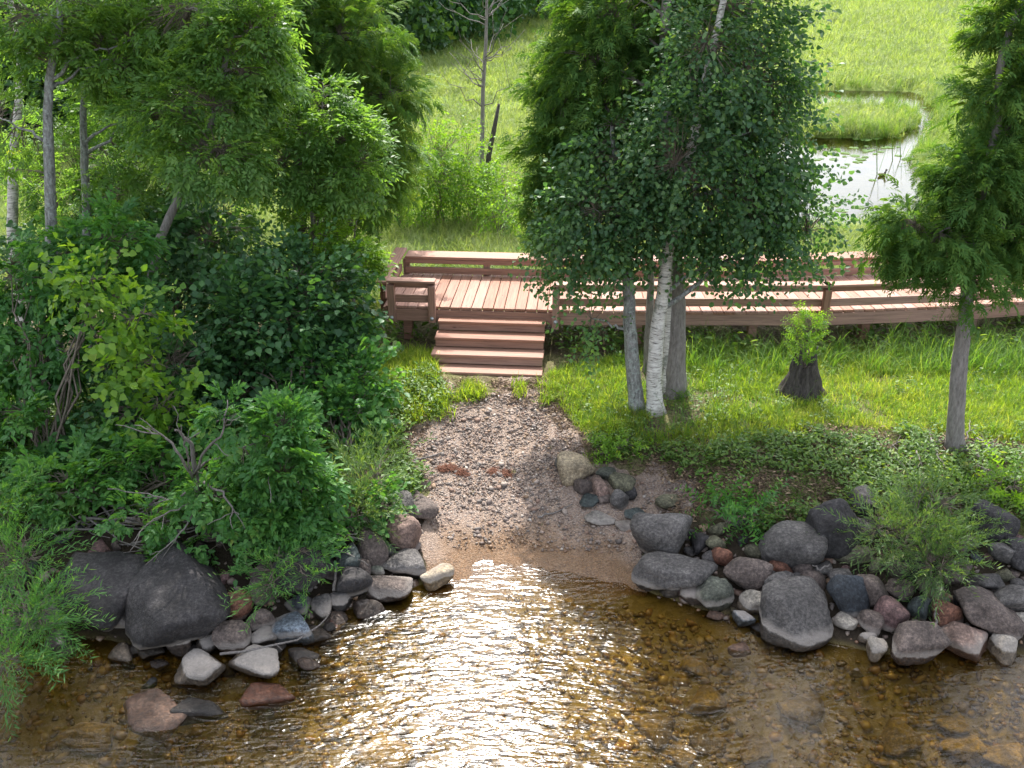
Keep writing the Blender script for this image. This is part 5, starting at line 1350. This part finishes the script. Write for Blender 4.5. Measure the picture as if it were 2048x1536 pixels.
# dead snag in the meadow
bN = ground(962, 405); DN = bN[1]
root = empty('dead_tree', tuple(bN), label='slender bare dead tree standing in the meadow behind the boardwalk', cat='tree')
Tn = np.array([bN + [0, 0, -.1], up_px(964, 300, DN), up_px(966, 180, DN), up_px(972, 80, DN), up_px(974, -20, DN), up_px(980, -120, DN)])
MB().tube(Tn - bN, [.055, .048, .04, .034, .022, .01], 8, wob=.06).build('trunk', M['cedar_bark'], root, True)
r_ = np.random.default_rng(12)
for k in range(34):
    t = r_.uniform(.25, 1) ** .8; i = t * 5; a = Tn[int(i)] if i >= 5 else Tn[int(i)] * (1 - i % 1) + Tn[int(i) + 1] * (i % 1)
    an = r_.uniform(0, 6.28); L = r_.uniform(.5, 1.3) * (1.15 - .5 * t); e = a + np.array([math.cos(an) * L, math.sin(an) * L, L * r_.uniform(.3, 1.1)])
    C = curve(a, e, .1, 6, .05, r_); MB().tube(C - bN, np.linspace(.013, .004, 6), 4).build('branch', M['dead_bark'], root, True)
    f_ = C[3] + r_.normal(0, .25, 3) + [0, 0, .2]; MB().tube(curve(C[3], f_, 0, 4) - bN, np.linspace(.007, .003, 4), 3).build('twig', M['dead_bark'], root, True)
b2_ = ground(968, 400)
root = empty('dead_tree', tuple(b2_), label='broken leaning dead stub beside the slender dead tree', cat='tree')
MB().tube(np.array([b2_ + [0, 0, -.1], up_px(978, 310, DN), up_px(988, 260, DN), up_px(998, 208, DN)]) - b2_, [.06, .055, .05, .03], 8, wob=.1).build('trunk', M['rotten_bark'], root, True)
# slim saplings behind the rail
for k, (px, py, h_, lab) in enumerate([(850, 452, 1.7, 'leafy alder sapling farthest left behind the boardwalk'), (880, 458, 2.0, 'dense leafy alder sapling second from left behind the boardwalk'), (915, 450, 1.9, 'leafy alder sapling third from left behind the boardwalk'), (945, 446, 1.3, 'small alder sapling at the foot of the dead tree'), (800, 462, 1.5, 'alder sapling beside the cedar behind the boardwalk'), (1005, 478, 1.0, 'low weed bush behind the rail near the central clump'), (1000, 440, 1.2, 'pale sapling right of the dead tree in the meadow')]):
    g0 = ground(px, py); c = g0 + np.array([0, 0, h_ * .55])
    shrub('alder_sapling', lab, 'sapling', px, py, [blob_w(c, (.5, .5, h_ * .5), int(85 * h_), .1)], 'broad', 'young_leaf', .75, 10, 70 + k, 6, 'saplings behind the boardwalk', r0=.012)
# far wood at the top
FT = [(560, 150, 44, 9, 'broad leaved tree in the far wood nearest the left cedars', 'f'), (650, 120, 47, 10, 'second tree from left in the far wood', 'f'), (735, 112, 48, 11, 'grey stemmed tree in the far wood left of centre', 'f'), (815, 100, 50, 11, 'dark tree in the middle of the far wood', 'd'), (885, 82, 53, 12, 'dark conifer in the far wood behind the dead tree', 'd'), (940, 62, 57, 12, 'shadowed tree in the far wood behind the dead tree top', 'd'), (1000, 45, 62, 12, 'pale bushy tree at the right end of the far wood', 'f'), (1075, 25, 70, 12, 'dark tree in the far wood left of the central clump top', 'd'), (1160, 12, 78, 13, 'tree in the far wood partly behind the central clump', 'd'), (1260, 4, 84, 13, 'tree in the far wood hidden behind the central clump', 'd'), (470, 190, 38, 9, 'tree in the far wood behind the bright ash crown', 'f'), (350, 230, 33, 9, 'tree in the far wood behind the forked ash', 'f'), (200, 250, 31, 9, 'tree in the far wood behind the lichen trunk', 'f'), (50, 250, 31, 9, 'tree in the far wood at the far left', 'f'), (1950, 2, 86, 11, 'dark bush like tree at the top right beyond the meadow', 'd')]
for k, (px, py, D_, h_, lab, kd) in enumerate(FT):
    g0 = ground(px, py); r_ = np.random.default_rng(200 + k)
    bl = [blob_w(g0 + np.array([r_.normal(0, .7), r_.normal(0, .7), h_ * f_]), (h_ * .2 * w_, h_ * .2 * w_, h_ * .17), int(46 * w_ + 12), .3) for f_, w_ in ((.13, .95), (.28, 1.15), (.45, 1.1), (.62, .9), (.8, .6))]
    tree('broadleaf_tree' if kd == 'f' else 'spruce_tree', lab, 'tree', [g0 - [0, 0, .2], g0 + [.2, 0, h_ * .5], g0 + [0, .1, h_ * .93]], .2, 'cedar_bark' if kd == 'f' else 'dark_bark', bl, 'clump', 'far_leaf' if kd == 'f' else 'alder_leaf', 2.6, 0, 'trees of the far wood', 210 + k, limb_every=30, sides=8, limb_r=.05)

# ------------------------------------------------------------------ driftwood, sticks, litter
def stick(name, P, r0, label, cat, group=None, mat='dead_bark', fork=0, seed=0):
    r_ = np.random.default_rng(seed); P = np.asarray(P, float); o = P[0].copy()
    s_ = np.linspace(0, 1, len(P)); ss = np.linspace(0, 1, 9); C = np.stack([np.interp(ss, s_, P[:, k]) for k in range(3)], -1); C[1:-1] += r_.normal(0, .006, (7, 3))
    root = MB().tube(C - o, np.linspace(r0, r0 * .45, 9), 6, wob=.12)
    for k in range(fork):
        i = r_.integers(3, 8); e = C[i] + r_.normal(0, .12, 3) * [1, 1, .4]; root.tube(curve(C[i], e, 0, 4) - o, np.linspace(r0 * .5, r0 * .25, 4), 4)
    ob = root.build(name, M[mat], None, True, loc=tuple(o)); props(ob, label, cat, group); return ob
r_ = np.random.default_rng(77)
for k in range(34):
    px, py = r_.uniform(110, 330), r_.uniform(1030, 1102); g0 = ground(px, py); L = r_.uniform(.3, .9); a = r_.choice([r_.normal(2.5, .35), r_.normal(.3, .5)])
    e = g0 + np.array([math.cos(a) * L, math.sin(a) * L, 0]); m_ = (g0 + e) / 2
    for q_ in (g0, m_, e): q_[2] = max(float(H(q_[0], q_[1])), 0) + r_.uniform(.02, .2)
    stick('driftwood_stick', [g0, m_, e], r_.uniform(.006, .02), 'weathered driftwood stick in the tangled pile above the flat charcoal boulder', 'driftwood', 'driftwood pile on the left bank', fork=1, seed=k)
for k in range(26):
    px, py = r_.uniform(1800, 1975), r_.uniform(885, 960); g0 = ground(px, py); L = r_.uniform(.2, .6); a = r_.uniform(0, 6.28)
    e = g0 + np.array([math.cos(a) * L, math.sin(a) * L, 0])
    for q_ in (g0, e): q_[2] = float(H(q_[0], q_[1])) + r_.uniform(.02, .12)
    stick('fallen_twig', [g0, (g0 + e) / 2 + [0, 0, .03], e], r_.uniform(.004, .011), 'dry fallen twig in the brush around the right cedar foot', 'twig', 'brush at the right cedar foot', fork=2, seed=100 + k)
for k in range(22):
    px, py = r_.uniform(480, 700), r_.uniform(1060, 1130); g0 = ground(px, py); L = r_.uniform(.2, .6); a = r_.normal(.2, .6)
    e = g0 + np.array([math.cos(a) * L, math.sin(a) * L, 0])
    for q_ in (g0, e): q_[2] = max(float(H(q_[0], q_[1])), 0) + r_.uniform(.1, .34)
    stick('driftwood_twig', [g0, (g0 + e) / 2 + [0, 0, .02], e], r_.uniform(.004, .01), 'bleached twig caught on the left boulders near the willow sprig', 'driftwood', 'twigs caught on the left boulders', fork=2, seed=140 + k)
def px_stick(pts_px, lift, r0, label, seed, name='stick', fork=1):
    P = [ground(a, b_, lift, 0.0) for a, b_ in pts_px]; stick(name, P, r0, label, 'stick', fork=fork, seed=seed)
px_stick([(815, 925), (850, 916), (888, 904)], .03, .014, 'pale straight stick lying on the gravel at the left of the path', 1, fork=0)
px_stick([(1075, 1035), (1110, 1026), (1145, 1008)], .03, .012, 'thin curved stick lying on the gravel right of centre', 2)
px_stick([(440, 1308), (520, 1296), (590, 1280), (640, 1250), (660, 1225)], .12, .012, 'long bent stick lying across the left shallows below the blue granite', 3)
px_stick([(668, 1182), (672, 1140), (674, 1095)], .12, .018, 'dead upright stake between the left boulders', 4, 'stake', 1)
px_stick([(1872, 1270), (1872, 1215)], .2, .014, 'dark stick wedged upright between the angular boulder and the rust brown stone', 5)
px_stick([(1660, 1130), (1640, 1140), (1625, 1130)], .15, .012, 'bleached crooked driftwood piece above the blackish pyramid boulder', 6)
# rusty needle litter line on the path
LIT = [(868, 937), (900, 934), (925, 943), (985, 938), (1032, 950), (1028, 956), (990, 950), (930, 953), (880, 944)]
pts = world_in_px(40000, -1.2, .4, 9.0, 10.0, LIT); pts[:, 2] += .018
m, nt, ns, ln, b = new_mat('rust_litter'); p = pos(nt); rr_ = ramp(nt, [(.3, (.06, .02, .01)), (.7, (.17, .06, .028))]); ln.new(noise_t(nt, p, 60, 3), rr_.inputs[0]); ln.new(rr_.outputs[0], b.inputs['Base Color']); b.inputs['Roughness'].default_value = .9; M['litter'] = m
def litter_mesh(seed):
    r_ = np.random.default_rng(seed); q_ = MB()
    for k in range(9):
        a = r_.uniform(0, 6.28); V, f_ = leaf(r_.uniform(.02, .05), r_.uniform(.003, .008), 4); q_.add(V @ frame([math.cos(a), math.sin(a), r_.normal(0, .2)]).T + [r_.normal(0, .02), r_.normal(0, .02), r_.uniform(0, .012)], f_)
    return q_.mesh('litter', M['litter'])
pts = pts[wav(pts[:, 0], pts[:, 1], 16) > -.3][:380]
scatter('needle_litter', pts, rng.uniform(.6, 1.3, len(pts)), [litter_mesh(s_) for s_ in range(4)], 'rust red line of dead needles across the path')

# brown dead leaves and bark bits along the path rims and on the right bank
m, nt, ns, ln, b = new_mat('dead_leaf'); at_ = N(nt, 'ShaderNodeAttribute', attribute_name='tint'); rr_ = ramp(nt, [(.1, (.07, .045, .03)), (.5, (.16, .1, .06)), (.9, (.3, .22, .14))]); ln.new(at_.outputs['Fac'], rr_.inputs[0]); ln.new(rr_.outputs[0], b.inputs['Base Color']); b.inputs['Roughness'].default_value = .9; M['dead_leaf'] = m
def dead_mesh(seed):
    r_ = np.random.default_rng(seed); q_ = MB()
    for k in range(7):
        a = r_.uniform(0, 6.28); V, f_ = leaf(r_.uniform(.025, .06), r_.uniform(.008, .03)); q_.add(V @ frame([math.cos(a), math.sin(a), r_.normal(0, .3)], r_.normal(0, .5)).T + [r_.normal(0, .04), r_.normal(0, .04), r_.uniform(.0, .02)], f_, tint=r_.uniform())
    for k in range(2):
        a = r_.uniform(0, 6.28); d_ = np.array([math.cos(a), math.sin(a), .1]) * .09; q_.tube([-d_ + [0, 0, .012], d_ + [0, 0, .012]], .003, 3, tint=r_.uniform())
    return q_.mesh('dead_leaf', M['dead_leaf'], tint=True)
RIM = [[(770, 800), (880, 760), (1100, 760), (1140, 820), (1180, 880), (1240, 940), (1140, 900), (1090, 820), (1000, 800), (880, 810), (840, 880), (850, 960), (800, 980)], [(1180, 880), (1420, 900), (1640, 850), (2048, 890), (2048, 1060), (1500, 1060), (1400, 1010), (1400, 960)], [(1230, 925), (1390, 930), (1420, 1020), (1380, 1050), (1330, 1040), (1370, 970), (1280, 950)]]
pts = np.vstack([world_in_px(n_, -2.2, 7, 7.6, 11.6, p_) for n_, p_ in zip((7000, 16000, 9000), RIM)]); pts[:, 2] += .012
scatter('leaf_litter', pts, rng.uniform(.6, 1.2, len(pts)), [dead_mesh(s_) for s_ in range(5)], 'brown dead leaves and bark bits on the bare soil beside the path')

# ------------------------------------------------------------------ pond life and distant shed
dk = at_z(1763, 352, POND_Z)
root = empty('duck', tuple(dk), label='small dark duck swimming on the pond', cat='duck')
V, T = ICO[3]; body = V * np.array([.17, .085, .075]); body[:, 2] += .05 + .25 * np.maximum(-V[:, 0], 0) ** 2 * .17; 
m = MB().add(body, t=T); m.tube([(.12, 0, .08), (.16, 0, .15), (.17, 0, .2)], [.045, .032, .03], 10); m.add(V * .042 + np.array([.185, 0, .225]), t=T)
mm, nt, ns, ln, b = new_mat('duck_plumage'); ln.new(mixc(nt, noise_t(nt, pos(nt), 30, 3), (.03, .025, .02), (.1, .08, .06)), b.inputs['Base Color']); b.inputs['Roughness'].default_value = .7
m.build('body', mm, root, True); MB().add(V * np.array([.03, .014, .008]) + np.array([.235, 0, .218]), t=T).build('bill', M['twig_bark'], root, True); root.rotation_euler = (0, 0, .3); root.scale = (.62, .62, .62)
for k, (px, y0_, y1_, lab) in enumerate([(1757, 350, 262, 'tall single reed stem standing in the pond left of the duck'), (1788, 322, 270, 'short reed stem standing in the pond right of the duck'), (1804, 318, 275, 'thin reed stem farthest right in the pond')]):
    b_ = at_z(px, y0_, POND_Z); t_ = at_y(px - 4, y1_, b_[1]); rt = empty('reed', tuple(b_), label=lab, cat='reed')
    MB().tube(curve([0, 0, -.2], t_ - b_, 0, 6), np.linspace(.014, .005, 6), 5).build('stem', M['tall'], rt, True, tint=True)
    lf = MB().add(np.array([[0, -.012, .1], [0, .012, .1], [.08, .01, .6], [.08, -.01, .6], [.2, 0, .95]]), [[0, 1, 2, 3]], [[3, 2, 4]]); lf.build('leaf', M['tall'], rt, tint=True)
x = rng.uniform(6, 14, 900); y = rng.uniform(20, 34, 900); z = H(x, y); k = (z < POND_Z - .06) & (wav(x, y * 2.5, 1.1) > .35)
padm = MB(); 
n_ = 9; padm.add([(0, 0, 0)] + [(.5 * math.cos(a_), .5 * math.sin(a_), 0) for a_ in np.linspace(.25, 6.03, n_)], None, [[0, i_, i_ + 1] for i_ in range(1, n_)])
pad_me = padm.mesh('pad', M['tall'], tint=True)
scatter('lily_pads', np.stack([x, y, np.full_like(x, POND_Z + .012)], -1)[k], rng.uniform(.12, .3, k.sum()), [pad_me], 'floating lily pads and pondweed on the bright pond', tilt=.02)
g0 = ground(2052, 14); root = empty('wooden_shed', tuple(g0 + [1.2, 1.2, 0]), .35, 'reddish wooden shed corner at the top right beyond the meadow', 'shed')
for k in range(10): MB().box((-1.35 + .3 * k, -1.5, 1.25), (.285, .05, 2.6)).build('board', M['wood'], root)
for k in range(10): MB().box((-1.5, -1.33 + .3 * k, 1.25), (.05, .285, 2.6)).build('board', M['wood'], root)
MB().box((0, 0, 1.2), (2.94, 2.94, 2.5)).build('wall', M['wood_dark'], root)
MB().add([(-1.8, -1.8, 2.55), (1.8, -1.8, 2.55), (1.8, 1.8, 2.55), (-1.8, 1.8, 2.55), (-1.8, 0, 3.5), (1.8, 0, 3.5)], [[0, 1, 5, 4], [2, 3, 4, 5], [0, 3, 2, 1]], [[0, 4, 3], [1, 2, 5]]).build('roof', M['wood_dark'], root)
print('FOLIAGE TRIS', TRIS, 'OBJECTS', len(bpy.data.objects), 'ALL TRIS', sum(sum(len(p.vertices) - 2 for p in o.data.polygons) if len(o.data.polygons) < 200 else len(o.data.polygons) * 2 for o in bpy.data.objects if o.type == 'MESH' and o.users_collection))
